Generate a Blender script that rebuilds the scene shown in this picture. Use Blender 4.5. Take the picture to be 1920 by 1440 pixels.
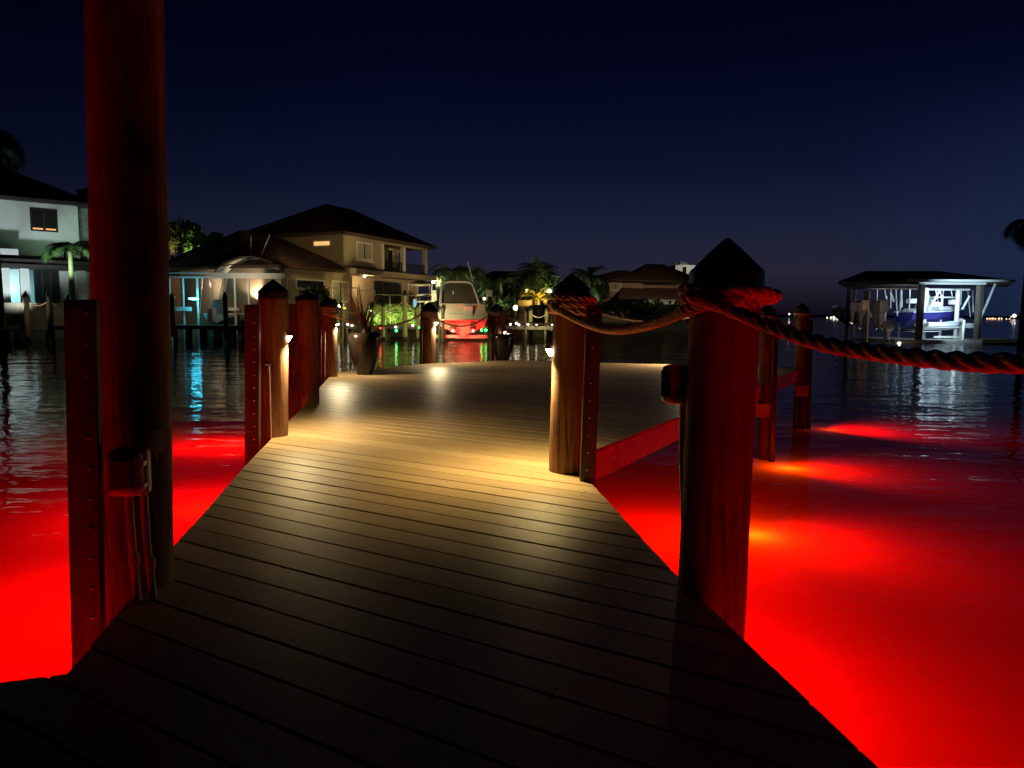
import bpy, bmesh, math, random
from mathutils import Vector, Matrix
random.seed(7)
R = math.radians
sc = bpy.context.scene
for o in list(bpy.data.objects): bpy.data.objects.remove(o)
C = sc.collection

# ------------------------------------------------------------ camera
FPX, CX, CY = 1331.0, 960.0, 720.0          # focal length in pixels of the 1920 px wide photograph
PITCH, ROLL, EYE = math.atan(131 / FPX), 0.006, 1.0
WZ = -1.16                                   # water level; the deck is z = 0
cd = bpy.data.cameras.new('camera'); cam = bpy.data.objects.new('camera', cd); C.objects.link(cam)
cd.sensor_width = 36; cd.lens = FPX / 1920 * 36; cd.clip_start = 0.05; cd.clip_end = 5000
cam.location = (0, 0, EYE)
cam.rotation_euler = (Matrix.Rotation(math.pi / 2 - PITCH, 4, 'X') @ Matrix.Rotation(ROLL, 4, 'Z')).to_euler()
sc.camera = cam
MR = (Matrix.Rotation(math.pi / 2 - PITCH, 3, 'X') @ Matrix.Rotation(ROLL, 3, 'Z'))
def ray(px, py): return MR @ Vector(((px - CX) / FPX, -(py - CY) / FPX, -1))
def at(px, py, Y):
    r = ray(px, py); return Vector((0, 0, EYE)) + r * (Y / r.y)
def gp(px, py, z=0.0):
    r = ray(px, py); return Vector((0, 0, EYE)) + r * ((z - EYE) / r.z)

# ------------------------------------------------------------ night sky
w = bpy.data.worlds.new('World'); sc.world = w; w.use_nodes = True
wn, wl = w.node_tree.nodes, w.node_tree.links
bg = wn['Background']
tc = wn.new('ShaderNodeTexCoord'); sep = wn.new('ShaderNodeSeparateXYZ'); wl.new(tc.outputs['Generated'], sep.inputs[0])
rp = wn.new('ShaderNodeValToRGB'); wl.new(sep.outputs['Z'], rp.inputs[0])
def lin(c): return tuple(((v / 255) / 12.92 if v / 255 <= .04045 else ((v / 255 + .055) / 1.055) ** 2.4) for v in c) + (1,)
el = rp.color_ramp.elements
el[0].position = 0.0; el[0].color = lin((15, 11, 20))
el[1].position = 0.46; el[1].color = lin((0, 0, 12))
for p, c in ((.025, (27, 23, 35)), (.055, (36, 36, 52)), (.11, (28, 32, 54)), (.18, (15, 20, 45)), (.25, (7, 12, 36)), (.33, (2, 4, 25))):
    e = el.new(p); e.color = lin(c)
# bluer towards the right hand side where a lit property stands
rb = wn.new('ShaderNodeMapRange'); rb.inputs[1].default_value = .40; rb.inputs[2].default_value = .62; wl.new(sep.outputs['X'], rb.inputs[0])
rz = wn.new('ShaderNodeMapRange'); rz.inputs[1].default_value = .27; rz.inputs[2].default_value = .06; wl.new(sep.outputs['Z'], rz.inputs[0])
mm = wn.new('ShaderNodeMath'); mm.operation = 'MULTIPLY'; wl.new(rb.outputs[0], mm.inputs[0]); wl.new(rz.outputs[0], mm.inputs[1])
mx = wn.new('ShaderNodeMix'); mx.data_type = 'RGBA'
wl.new(mm.outputs[0], mx.inputs[0]); wl.new(rp.outputs[0], mx.inputs[6]); mx.inputs[7].default_value = lin((24, 38, 68))
# darker to the far left
rl = wn.new('ShaderNodeMapRange'); rl.inputs[1].default_value = -.6; rl.inputs[2].default_value = -.15; rl.inputs[3].default_value = .5; rl.inputs[4].default_value = 1
wl.new(sep.outputs['X'], rl.inputs[0])
m2 = wn.new('ShaderNodeMix'); m2.data_type = 'RGBA'; m2.blend_type = 'MULTIPLY'; m2.inputs[0].default_value = 1
cb = wn.new('ShaderNodeCombineColor'); wl.new(rl.outputs[0], cb.inputs[0]); wl.new(rl.outputs[0], cb.inputs[1]); wl.new(rl.outputs[0], cb.inputs[2])
wl.new(mx.outputs[2], m2.inputs[6]); wl.new(cb.outputs[0], m2.inputs[7])
# the last dusk light stands ahead; behind the viewer the sky is black
ry = wn.new('ShaderNodeMapRange'); ry.inputs[1].default_value = -.3; ry.inputs[2].default_value = .5; wl.new(sep.outputs['Y'], ry.inputs[0])
m3 = wn.new('ShaderNodeMix'); m3.data_type = 'RGBA'; wl.new(ry.outputs[0], m3.inputs[0]); m3.inputs[6].default_value = (0, 0, 0, 1); wl.new(m2.outputs[2], m3.inputs[7])
rg = wn.new('ShaderNodeMapRange'); rg.inputs[1].default_value = -.03; rg.inputs[2].default_value = -.004; wl.new(sep.outputs['Z'], rg.inputs[0])
m4 = wn.new('ShaderNodeMix'); m4.data_type = 'RGBA'; wl.new(rg.outputs[0], m4.inputs[0]); m4.inputs[6].default_value = (0, 0, 0, 1); wl.new(m3.outputs[2], m4.inputs[7])
wl.new(m4.outputs[2], bg.inputs[0]); bg.inputs[1].default_value = 1.0
sc.view_settings.view_transform = 'Standard'; sc.view_settings.look = 'None'; sc.view_settings.exposure = 0; sc.view_settings.gamma = 1
sc.cycles.use_denoising = True
sc.cycles.max_bounces = 6; sc.cycles.diffuse_bounces = 3; sc.cycles.glossy_bounces = 3; sc.cycles.transmission_bounces = 3
sc.cycles.caustics_reflective = False; sc.cycles.caustics_refractive = False
sc.cycles.sample_clamp_indirect = 4.0

# ------------------------------------------------------------ materials
MATS = {}
def pbsdf(name, col, rough=.6, metal=0, spec=.5):
    m = bpy.data.materials.new(name); m.use_nodes = True
    b = m.node_tree.nodes['Principled BSDF']
    b.inputs['Base Color'].default_value = (*col, 1); b.inputs['Roughness'].default_value = rough
    b.inputs['Metallic'].default_value = metal; b.inputs['Specular IOR Level'].default_value = spec
    return m, m.node_tree.nodes, m.node_tree.links, b
def mat(name, col, rough=.6, metal=0, var=.25, scale=3, stretch=(1, 1, 1), bump=.0, spec=.5, rot=0):
    """base colour broken up by two octaves of noise, with optional bump"""
    if name in MATS: return MATS[name]
    m, n, l, b = pbsdf(name, col, rough, metal, spec)
    t = n.new('ShaderNodeTexCoord'); mp = n.new('ShaderNodeMapping'); mp.inputs['Scale'].default_value = stretch
    mp.inputs['Rotation'].default_value = (0, 0, rot)
    l.new(t.outputs['Object'], mp.inputs[0])
    a = n.new('ShaderNodeTexNoise'); a.inputs['Scale'].default_value = scale; a.inputs['Detail'].default_value = 5; a.inputs['Roughness'].default_value = .65
    l.new(mp.outputs[0], a.inputs[0])
    r = n.new('ShaderNodeValToRGB'); r.color_ramp.elements[0].position = .32; r.color_ramp.elements[1].position = .68
    r.color_ramp.elements[0].color = (*[c * (1 - var) for c in col], 1); r.color_ramp.elements[1].color = (*[min(1, c * (1 + var)) for c in col], 1)
    l.new(a.outputs[0], r.inputs[0]); l.new(r.outputs[0], b.inputs['Base Color'])
    if bump:
        bp = n.new('ShaderNodeBump'); bp.inputs['Strength'].default_value = bump; bp.inputs['Distance'].default_value = .01
        l.new(a.outputs[0], bp.inputs['Height']); l.new(bp.outputs[0], b.inputs['Normal'])
    MATS[name] = m; return m
def emit(name, col, s):
    if name in MATS: return MATS[name]
    m = bpy.data.materials.new(name); m.use_nodes = True; n, l = m.node_tree.nodes, m.node_tree.links
    n.remove(n['Principled BSDF']); e = n.new('ShaderNodeEmission'); e.inputs[0].default_value = (*col, 1); e.inputs[1].default_value = s
    l.new(e.outputs[0], n['Material Output'].inputs[0]); MATS[name] = m; return m

BANG = R(30)   # direction in which the deck boards run
def deck_material():
    m, n, l, b = pbsdf('composite_decking', (.30, .225, .15), .42)
    t = n.new('ShaderNodeTexCoord'); mp = n.new('ShaderNodeMapping'); mp.inputs['Rotation'].default_value = (0, 0, BANG); l.new(t.outputs['Object'], mp.inputs[0])
    m2 = n.new('ShaderNodeMapping'); m2.inputs['Scale'].default_value = (1.5, 38, 1); l.new(mp.outputs[0], m2.inputs[0])
    g = n.new('ShaderNodeTexNoise'); g.inputs['Scale'].default_value = 3.2; g.inputs['Detail'].default_value = 7; g.inputs['Roughness'].default_value = .7; g.inputs['Distortion'].default_value = .5
    l.new(m2.outputs[0], g.inputs[0])
    geo = n.new('ShaderNodeNewGeometry')
    ad = n.new('ShaderNodeMath'); ad.operation = 'MULTIPLY_ADD'; ad.inputs[1].default_value = .32; l.new(geo.outputs['Random Per Island'], ad.inputs[0]); l.new(g.outputs[0], ad.inputs[2])
    r = n.new('ShaderNodeValToRGB'); r.color_ramp.elements[0].position = .35; r.color_ramp.elements[1].position = 1.0
    r.color_ramp.elements[0].color = (.25, .165, .082, 1); r.color_ramp.elements[1].color = (.52, .375, .215, 1)
    l.new(ad.outputs[0], r.inputs[0])
    # scattered dark droppings and grit
    v = n.new('ShaderNodeTexVoronoi'); v.inputs['Scale'].default_value = 9; l.new(mp.outputs[0], v.inputs[0])
    vr = n.new('ShaderNodeMapRange'); vr.inputs[1].default_value = .05; vr.inputs[2].default_value = .09; l.new(v.outputs['Distance'], vr.inputs[0])
    pn = n.new('ShaderNodeTexNoise'); pn.inputs['Scale'].default_value = 1.3; l.new(mp.outputs[0], pn.inputs[0])
    pr = n.new('ShaderNodeMapRange'); pr.inputs[1].default_value = .52; pr.inputs[2].default_value = .5; pr.inputs[3].default_value = 0; pr.inputs[4].default_value = 1
    l.new(pn.outputs[0], pr.inputs[0]); mxx = n.new('ShaderNodeMath'); mxx.operation = 'MAXIMUM'; l.new(vr.outputs[0], mxx.inputs[0]); l.new(pr.outputs[0], mxx.inputs[1])
    mi = n.new('ShaderNodeMix'); mi.data_type = 'RGBA'; l.new(mxx.outputs[0], mi.inputs[0]); mi.inputs[6].default_value = (.04, .03, .02, 1); l.new(r.outputs[0], mi.inputs[7])
    l.new(mi.outputs[2], b.inputs['Base Color'])
    # wear changes the sheen
    wn_ = n.new('ShaderNodeTexNoise'); wn_.inputs['Scale'].default_value = 4; wn_.inputs['Detail'].default_value = 4; l.new(m2.outputs[0], wn_.inputs[0])
    wr = n.new('ShaderNodeMapRange'); wr.inputs[3].default_value = .33; wr.inputs[4].default_value = .52; l.new(wn_.outputs[0], wr.inputs[0]); l.new(wr.outputs[0], b.inputs['Roughness'])
    bp = n.new('ShaderNodeBump'); bp.inputs['Strength'].default_value = .35; bp.inputs['Distance'].default_value = .004; l.new(g.outputs[0], bp.inputs['Height']); l.new(bp.outputs[0], b.inputs['Normal']); b.inputs['Specular IOR Level'].default_value = .33
    return m
M_DECK = deck_material()
def wood_material(name, c0, c1, rough=.75):
    m, n, l, b = pbsdf(name, c0, rough, 0, .3)
    t = n.new('ShaderNodeTexCoord'); mp = n.new('ShaderNodeMapping'); mp.inputs['Scale'].default_value = (22, 22, 1.1); l.new(t.outputs['Object'], mp.inputs[0])
    g = n.new('ShaderNodeTexNoise'); g.inputs['Scale'].default_value = 1; g.inputs['Detail'].default_value = 6; g.inputs['Roughness'].default_value = .6; g.inputs['Distortion'].default_value = 1.2; l.new(mp.outputs[0], g.inputs[0])
    k = n.new('ShaderNodeTexNoise'); k.inputs['Scale'].default_value = 3.5; k.inputs['Detail'].default_value = 3; l.new(t.outputs['Object'], k.inputs[0])
    ad = n.new('ShaderNodeMath'); ad.operation = 'MULTIPLY_ADD'; ad.inputs[1].default_value = .5; l.new(k.outputs[0], ad.inputs[0]); l.new(g.outputs[0], ad.inputs[2])
    r = n.new('ShaderNodeValToRGB'); r.color_ramp.elements[0].position = .55; r.color_ramp.elements[1].position = .95
    r.color_ramp.elements[0].color = (*c0, 1); r.color_ramp.elements[1].color = (*c1, 1); l.new(ad.outputs[0], r.inputs[0])
    mc = n.new('ShaderNodeMapping'); mc.inputs['Scale'].default_value = (34, 34, .75); l.new(t.outputs['Object'], mc.inputs[0])
    ck = n.new('ShaderNodeTexVoronoi'); ck.feature = 'DISTANCE_TO_EDGE'; ck.inputs['Scale'].default_value = .42; l.new(mc.outputs[0], ck.inputs[0])
    cr_ = n.new('ShaderNodeMapRange'); cr_.inputs[1].default_value = .0; cr_.inputs[2].default_value = .035; l.new(ck.outputs['Distance'], cr_.inputs[0])
    k2 = n.new('ShaderNodeTexNoise'); k2.inputs['Scale'].default_value = 2.1; l.new(t.outputs['Object'], k2.inputs[0])
    k3 = n.new('ShaderNodeMapRange'); k3.inputs[1].default_value = .54; k3.inputs[2].default_value = .50; k3.inputs[3].default_value = 0; k3.inputs[4].default_value = 1; l.new(k2.outputs[0], k3.inputs[0])
    mxk = n.new('ShaderNodeMath'); mxk.operation = 'MAXIMUM'; l.new(cr_.outputs[0], mxk.inputs[0]); l.new(k3.outputs[0], mxk.inputs[1])
    mk = n.new('ShaderNodeMix'); mk.data_type = 'RGBA'; l.new(mxk.outputs[0], mk.inputs[0]); mk.inputs[6].default_value = (.02, .013, .01, 1); l.new(r.outputs[0], mk.inputs[7]); l.new(mk.outputs[2], b.inputs['Base Color'])
    hs = n.new('ShaderNodeMath'); hs.operation = 'MULTIPLY_ADD'; hs.inputs[1].default_value = 1.5; l.new(mxk.outputs[0], hs.inputs[0]); l.new(ad.outputs[0], hs.inputs[2])
    bp = n.new('ShaderNodeBump'); bp.inputs['Strength'].default_value = .7; bp.inputs['Distance'].default_value = .008; l.new(hs.outputs[0], bp.inputs['Height']); l.new(bp.outputs[0], b.inputs['Normal'])
    return m
M_PILE = wood_material('treated_pile_wood', (.11, .046, .027), (.33, .165, .085))
M_CAP = mat('black_plastic', (.012, .012, .013), .32, var=.2, scale=6)
M_BATTEN = mat('dark_rub_board', (.035, .022, .018), .5, var=.4, scale=6, stretch=(3, 3, .6), bump=.2)
M_STEEL = mat('galvanised_bolt', (.55, .55, .55), .25, 1, var=.1)
M_FASCIA = mat('dock_fascia_board', (.78, .62, .55), .4, var=.12, scale=2, stretch=(1, 1, 6), bump=.1)
M_PATCH = mat('pale_fascia_board', (.75, .66, .85), .4, var=.08, scale=2)
M_JOIST = mat('dark_joist_wood', (.06, .045, .03), .8, var=.4, scale=5)
M_ROPE = mat('manila_rope', (.85, .62, .52), .8, var=.3, scale=60, bump=.5)
M_PVC = mat('grey_conduit_plastic', (.62, .52, .50), .35, var=.12, scale=6)
M_CLEAR = mat('weathered_clear_cover', (.85, .70, .68), .25, var=.2, scale=8)
M_DARKGLASS = mat('dark_outlet_face', (.07, .05, .05), .12, var=.3, scale=8)
M_GLAZE = mat('dark_glazed_ceramic', (.014, .010, .007), .16, var=.5, scale=5, spec=.5)
M_SOIL = mat('potting_soil', (.03, .02, .015), .95, var=.4, scale=30)
M_LAMPMETAL = mat('bronze_lamp_housing', (.05, .04, .03), .4, .6, var=.15)
M_STUCCO = mat('tan_stucco', (.34, .25, .15), .85, var=.12, scale=1.5, bump=.2)
M_WHITE = mat('white_stucco', (.62, .64, .62), .8, var=.08, scale=1.2)
M_TRIM = mat('cream_trim', (.62, .55, .42), .6, var=.06)
M_ROOF = mat('brown_roof_tile', (.075, .035, .022), .8, var=.45, scale=2.2, stretch=(1, 1, 5), bump=.6)
M_ROOFD = mat('dark_roof_tile', (.03, .025, .022), .85, var=.4, scale=3, bump=.6)
M_GLASS = mat('dark_window_glass', (.02, .02, .018), .08, var=.3, scale=.6)
M_SHADE = mat('drawn_window_blind', (.36, .31, .22), .6, var=.06)
M_BLKMETAL = mat('dark_railing_metal', (.03, .03, .03), .5, .5, var=.1)
M_ALU = mat('white_aluminium', (.66, .64, .58), .45, .1, var=.1, scale=1)
M_PALMTRUNK = mat('palm_trunk_bark', (.17, .13, .09), .9, var=.35, scale=3, stretch=(1, 1, 8), bump=.8)
M_FROND_LIT = mat('frond_with_golden_light', (.30, .24, .05), .5, var=.3, scale=1.2)  # golden light from below is put into the frond colour
M_FROND = mat('palm_frond_green', (.10, .14, .06), .55, var=.45, scale=1.2)
M_LEAF = mat('broad_leaf_green', (.05, .09, .025), .6, var=.5, scale=1.5)
M_HEDGE = mat('clipped_hedge_green', (.10, .16, .03), .6, var=.5, scale=2)
M_HULL = mat('white_boat_gelcoat', (.72, .72, .70), .25, var=.06, scale=.7)
M_CANVAS = mat('dark_boat_canvas', (.07, .055, .045), .7, var=.25, scale=1)
M_BLUE = mat('deep_blue_gelcoat', (.03, .025, .17), .25, var=.15, scale=.7)
M_MOTOR = mat('grey_outboard_cowl', (.22, .20, .20), .3, var=.15, scale=2)
M_AWN = mat('tan_lift_canopy_fabric', (.42, .36, .26), .8, var=.12, scale=.8)
M_CONC = mat('seawall_concrete', (.24, .20, .14), .85, var=.25, scale=.8, bump=.4)
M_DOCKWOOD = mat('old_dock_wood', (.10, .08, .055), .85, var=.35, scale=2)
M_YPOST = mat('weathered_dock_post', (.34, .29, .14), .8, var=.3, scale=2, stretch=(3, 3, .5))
M_LAWN = mat('dark_lawn', (.03, .045, .015), .9, var=.4, scale=.4)
M_CORD = mat('cordyline_red_leaf', (.20, .045, .035), .45, var=.35, scale=4)
M_ORANGE = mat('faded_orange_canvas', (.55, .17, .07), .7, var=.1)
E_LAMP = emit('post_lamp_lens', (1, .84, .58), 60)
E_WARM = emit('warm_window_light', (1, .50, .18), 1.1)
E_WARM2 = emit('dim_warm_window', (1, .55, .28), .42)
E_WHITE = emit('dock_light_white', (1, .9, .72), 9)
E_HOT = emit('house_lamp_white', (1, .9, .7), 30)
E_RED = emit('small_red_light', (1, .03, .02), 10)
E_GREEN = emit('small_green_light', (.02, 1, .12), 14)
E_CYAN = emit('cyan_lift_light', (.05, .72, 1), 38)

# ------------------------------------------------------------ mesh helpers
class MB:
    def __init__(s): s.bm = bmesh.new()
    def poly(s, pts, f=None):
        v = [s.bm.verts.new(p) for p in pts]
        if f is None: s.bm.faces.new(v)
        else:
            for q in f: s.bm.faces.new([v[i] for i in q])
        return s
    def box(s, a, b):
        x0, y0, z0 = [min(p, q) for p, q in zip(a, b)]; x1, y1, z1 = [max(p, q) for p, q in zip(a, b)]
        return s.poly([(x0, y0, z0), (x1, y0, z0), (x1, y1, z0), (x0, y1, z0), (x0, y0, z1), (x1, y0, z1), (x1, y1, z1), (x0, y1, z1)],
                      [(0, 3, 2, 1), (4, 5, 6, 7), (0, 1, 5, 4), (1, 2, 6, 5), (2, 3, 7, 6), (3, 0, 4, 7)])
    def obox(s, c, ux, uy, uz):
        """box round centre c with half-extent vectors"""
        c, ux, uy, uz = Vector(c), Vector(ux), Vector(uy), Vector(uz)
        P = [c + ux * i + uy * j + uz * k for k in (-1, 1) for i, j in ((-1, -1), (1, -1), (1, 1), (-1, 1))]
        return s.poly(P, [(0, 3, 2, 1), (4, 5, 6, 7), (0, 1, 5, 4), (1, 2, 6, 5), (2, 3, 7, 6), (3, 0, 4, 7)])
    def tube(s, pts, rad, n=8, cap=True):
        pts = [Vector(p) for p in pts]
        if not isinstance(rad, (list, tuple)): rad = [rad] * len(pts)
        rings = []; up = None
        for i, p in enumerate(pts):
            d = (pts[min(i + 1, len(pts) - 1)] - pts[max(i - 1, 0)]).normalized()
            if up is None: up = Vector((0, 0, 1)) if abs(d.z) < .9 else Vector((1, 0, 0))
            a = (up - d * up.dot(d)).normalized(); b = d.cross(a); up = a
            rings.append([s.bm.verts.new(p + (a * math.cos(2 * math.pi * k / n) + b * math.sin(2 * math.pi * k / n)) * rad[i]) for k in range(n)])
        for q, r in zip(rings, rings[1:]):
            for k in range(n): s.bm.faces.new((q[k], q[(k + 1) % n], r[(k + 1) % n], r[k]))
        if cap: s.bm.faces.new(rings[0][::-1]); s.bm.faces.new(rings[-1])
        return s
    def lathe(s, prof, c=(0, 0, 0), n=32, closed=True):
        c = Vector(c); rings = []
        for r, z in prof:
            rings.append([s.bm.verts.new(c + Vector((r * math.cos(2 * math.pi * k / n), r * math.sin(2 * math.pi * k / n), z))) for k in range(n)])
        for q, r in zip(rings, rings[1:]):
            for k in range(n): s.bm.faces.new((q[k], q[(k + 1) % n], r[(k + 1) % n], r[k]))
        if closed: s.bm.faces.new(rings[0][::-1]); s.bm.faces.new(rings[-1])
        return s
    def ball(s, c, r, n=8):
        bmesh.ops.create_uvsphere(s.bm, u_segments=n, v_segments=max(4, n // 2 + 1), radius=r, matrix=Matrix.Translation(Vector(c))); return s
    def loft(s, secs, cap=True):
        rr = [[s.bm.verts.new(p) for p in q] for q in secs]
        for q, r in zip(rr, rr[1:]):
            for k in range(len(q)): s.bm.faces.new((q[k], q[(k + 1) % len(q)], r[(k + 1) % len(q)], r[k]))
        if cap: s.bm.faces.new(rr[0][::-1]); s.bm.faces.new(rr[-1])
        return s
    def build(s, name, m, parent=None, smooth=False, bevel=0, M=None):
        bmesh.ops.recalc_face_normals(s.bm, faces=s.bm.faces)
        me = bpy.data.meshes.new(name); s.bm.to_mesh(me); s.bm.free(); me.materials.append(m)
        if smooth:
            for f in me.polygons: f.use_smooth = True
        o = bpy.data.objects.new(name, me); C.objects.link(o)
        if parent: o.parent = parent
        if M is not None: o.matrix_local = M
        if smooth:
            md = o.modifiers.new('es', 'EDGE_SPLIT'); md.split_angle = R(38)
        if bevel:
            md = o.modifiers.new('bv', 'BEVEL'); md.width = bevel; md.segments = 2; md.limit_method = 'ANGLE'
        return o
def tag(o, label=None, cat=None, group=None, kind=None):
    if label: o['label'] = label
    if cat: o['category'] = cat
    if group: o['group'] = group
    if kind: o['kind'] = kind
    return o
def thing(name, label, cat, loc=(0, 0, 0), group=None, rz=0):
    o = bpy.data.objects.new(name, None); C.objects.link(o); o.location = loc; o.rotation_euler = (0, 0, rz); o.empty_display_size = .1
    return tag(o, label, cat, group)
def light(name, kind, loc, power, col, parent=None, size=.05, target=None, spot=None, blend=.5):
    if kind == 'POINT' and 'core' not in name:
        kind, spot, blend = 'SPOT', 156, .35; d_ = Vector(loc) - Vector((0, 0, EYE)); d_.z = 0
        target = Vector(loc) + d_.normalized() + Vector((0, 0, .12)); power *= 1.25
    d = bpy.data.lights.new(name, kind); d.energy = power; d.color = col
    if kind == 'AREA': d.size = size
    else: d.shadow_soft_size = size
    if spot: d.spot_size = R(spot); d.spot_blend = blend
    o = bpy.data.objects.new(name, d); C.objects.link(o); o.location = loc
    if target is not None:
        o.rotation_euler = (Vector(target) - Vector(loc)).to_track_quat('-Z', 'Y').to_euler()
    if parent:
        o.parent = parent; o.matrix_parent_inverse = Matrix.Translation(parent.location).inverted() if parent.rotation_euler.z == 0 else (Matrix.Translation(parent.location) @ Matrix.Rotation(parent.rotation_euler.z, 4, 'Z')).inverted()
    return o
def local(t, p): return Vector(p) - Vector(t.location)

# ------------------------------------------------------------ water
def water_material():
    m = bpy.data.materials.new('murky_canal_water'); m.use_nodes = True; n, l = m.node_tree.nodes, m.node_tree.links
    n.remove(n['Principled BSDF'])
    t = n.new('ShaderNodeTexCoord')
    def nz(scale, st, det, rot=0):
        mp = n.new('ShaderNodeMapping'); mp.inputs['Scale'].default_value = st; mp.inputs['Rotation'].default_value = (0, 0, rot); l.new(t.outputs['Object'], mp.inputs[0])
        q = n.new('ShaderNodeTexNoise'); q.inputs['Scale'].default_value = scale; q.inputs['Detail'].default_value = det; q.inputs['Roughness'].default_value = .5; l.new(mp.outputs[0], q.inputs[0]); return q
    a = nz(2.2, (.7, 1.4, 1), 2.0, .15); b = nz(.5, (.6, 1.3, 1), 2.0, -.2)
    ad = n.new('ShaderNodeMath'); ad.operation = 'MULTIPLY_ADD'; ad.inputs[1].default_value = 3.0; l.new(b.outputs[0], ad.inputs[0]); l.new(a.outputs[0], ad.inputs[2])
    bp = n.new('ShaderNodeBump'); bp.inputs['Strength'].default_value = 1.0; bp.inputs['Distance'].default_value = .018; l.new(ad.outputs[0], bp.inputs['Height'])
    g = n.new('ShaderNodeBsdfGlossy'); g.inputs['Roughness'].default_value = .03; l.new(bp.outputs[0], g.inputs['Normal'])
    tr = n.new('ShaderNodeBsdfTranslucent'); tr.inputs[0].default_value = (.75, .75, .72, 1)
    df = n.new('ShaderNodeBsdfDiffuse'); df.inputs[0].default_value = (.006, .008, .008, 1)
    s1 = n.new('ShaderNodeMixShader'); s1.inputs[0].default_value = .8; l.new(df.outputs[0], s1.inputs[1]); l.new(tr.outputs[0], s1.inputs[2])
    fr = n.new('ShaderNodeFresnel'); fr.inputs[0].default_value = 1.33; l.new(bp.outputs[0], fr.inputs['Normal'])
    s2 = n.new('ShaderNodeMixShader'); l.new(fr.outputs[0], s2.inputs[0]); l.new(s1.outputs[0], s2.inputs[1]); l.new(g.outputs[0], s2.inputs[2])
    l.new(s2.outputs[0], n['Material Output'].inputs[0]); return m
o = MB().poly([(-1500, -60, WZ), (1500, -60, WZ), (1500, 3500, WZ), (-1500, 3500, WZ)]).build('water', water_material())
tag(o, 'dark calm canal water glowing red round the dock', 'water', kind='structure')

REDC = (1, .0006, .0)
def uw_light(px, py, label, aim, p_spot, p_core, depth=.55, cdep=.18, wide=120, xy=None):
    p = gp(px, py, WZ) if xy is None else Vector((*xy, WZ)); base = Vector((p.x, p.y, WZ - depth))
    t = thing('underwater_light', label, 'underwater light', base, 'red underwater lights round the dock')
    MB().lathe([(.05, -.1), (.075, -.08), (.08, 0), (.07, .02)], n=16).build('housing', M_STEEL, t, smooth=True)
    MB().lathe([(.066, .021), (.06, .03)], n=16).build('lens', emit('red_lens', REDC, 5), t)
    a = Vector(aim).normalized()
    q = base + Vector((0, 0, .05))
    if p_spot: light('red_flood', 'SPOT', q, p_spot, REDC, t, .05, q + Vector((a.x, a.y, .72)), wide, 1.0)
    if p_core: light('red_core', 'POINT', Vector((p.x, p.y, WZ - cdep)), p_core, (1, .05, .001) if cdep < .3 else REDC, t, .04)
    return t

# ------------------------------------------------------------ deck
bu = Vector((-math.cos(BANG), math.sin(BANG), 0)); bn = Vector((math.sin(BANG), math.cos(BANG), 0))
PITCHB = .1545
def clip(poly, nrm, d):         # keep side where p.n >= d
    out = []
    for i, p in enumerate(poly):
        q = poly[(i + 1) % len(poly)]; a, b = p.dot(nrm) - d, q.dot(nrm) - d
        if a >= 0: out.append(p)
        if (a >= 0) != (b >= 0): out.append(p + (q - p) * (a / (a - b)))
    return out
def boards(poly, lo_off=0):
    mb = MB(); ds = [p.dot(bn) for p in poly]; k = math.floor((min(ds) - 3.4515) / PITCHB)
    while 3.4515 + k * PITCHB < max(ds):
        gap = .0045 + .003 * (random.random() < .3)
        a = 3.4515 + k * PITCHB + .002; b = a + PITCHB - gap
        q = clip(clip(poly, bn, a), -bn, -b); k += 1
        if len(q) < 3: continue
        dz = random.uniform(-.0012, .0012)
        # chamfered board: top face slightly narrower than body
        top = clip(clip(q, bn, a + .004), -bn, -(b - .004))
        if len(top) == len(q):
            v0 = [mb.bm.verts.new((p.x, p.y, -.030)) for p in q]; v1 = [mb.bm.verts.new((p.x, p.y, -.005 + dz)) for p in q]; v2 = [mb.bm.verts.new((p.x, p.y, dz)) for p in top]
            nn = len(q); mb.bm.faces.new(v0[::-1]); mb.bm.faces.new(v2)
            for i in range(nn):
                j = (i + 1) % nn
                mb.bm.faces.new((v0[i], v0[j], v1[j], v1[i])); mb.bm.faces.new((v1[i], v1[j], v2[j], v2[i]))
        else:
            v0 = [mb.bm.verts.new((p.x, p.y, -.030)) for p in q]; v2 = [mb.bm.verts.new((p.x, p.y, dz)) for p in q]; nn = len(q)
            mb.bm.faces.new(v0[::-1]); mb.bm.faces.new(v2)
            for i in range(nn): mb.bm.faces.new((v0[i], v0[(i + 1) % nn], v2[(i + 1) % nn], v2[i]))
    return mb
V3 = lambda x, y: Vector((x, y, 0))
L1, L2, L3, L4, L5 = V3(-1.24, 1.95), V3(-1.44, 2.92), V3(-1.74, 4.55), V3(-2.09, 6.64), V3(-2.45, 8.97)
PL, PL2, PF1, PF2, PF3, PR = V3(-2.59, 9.49), V3(-3.01, 11.9), V3(-1.71, 14.2), V3(0, 15.5), V3(3.42, 14.35), V3(5.72, 13.9)
RJ = V3(.40, 4.83); R1e, R2e, R3e = V3(.25, 4.53), V3(.645, 2.62), V3(.82, 1.49)
walk = [V3(-4.5, .35), V3(.98, .35), R3e, V3(.70, 2.25), R2e, RJ, L5 + V3(.0, -.6), L4, L3, L2, L1, V3(-1.23, 1.88)]
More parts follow.
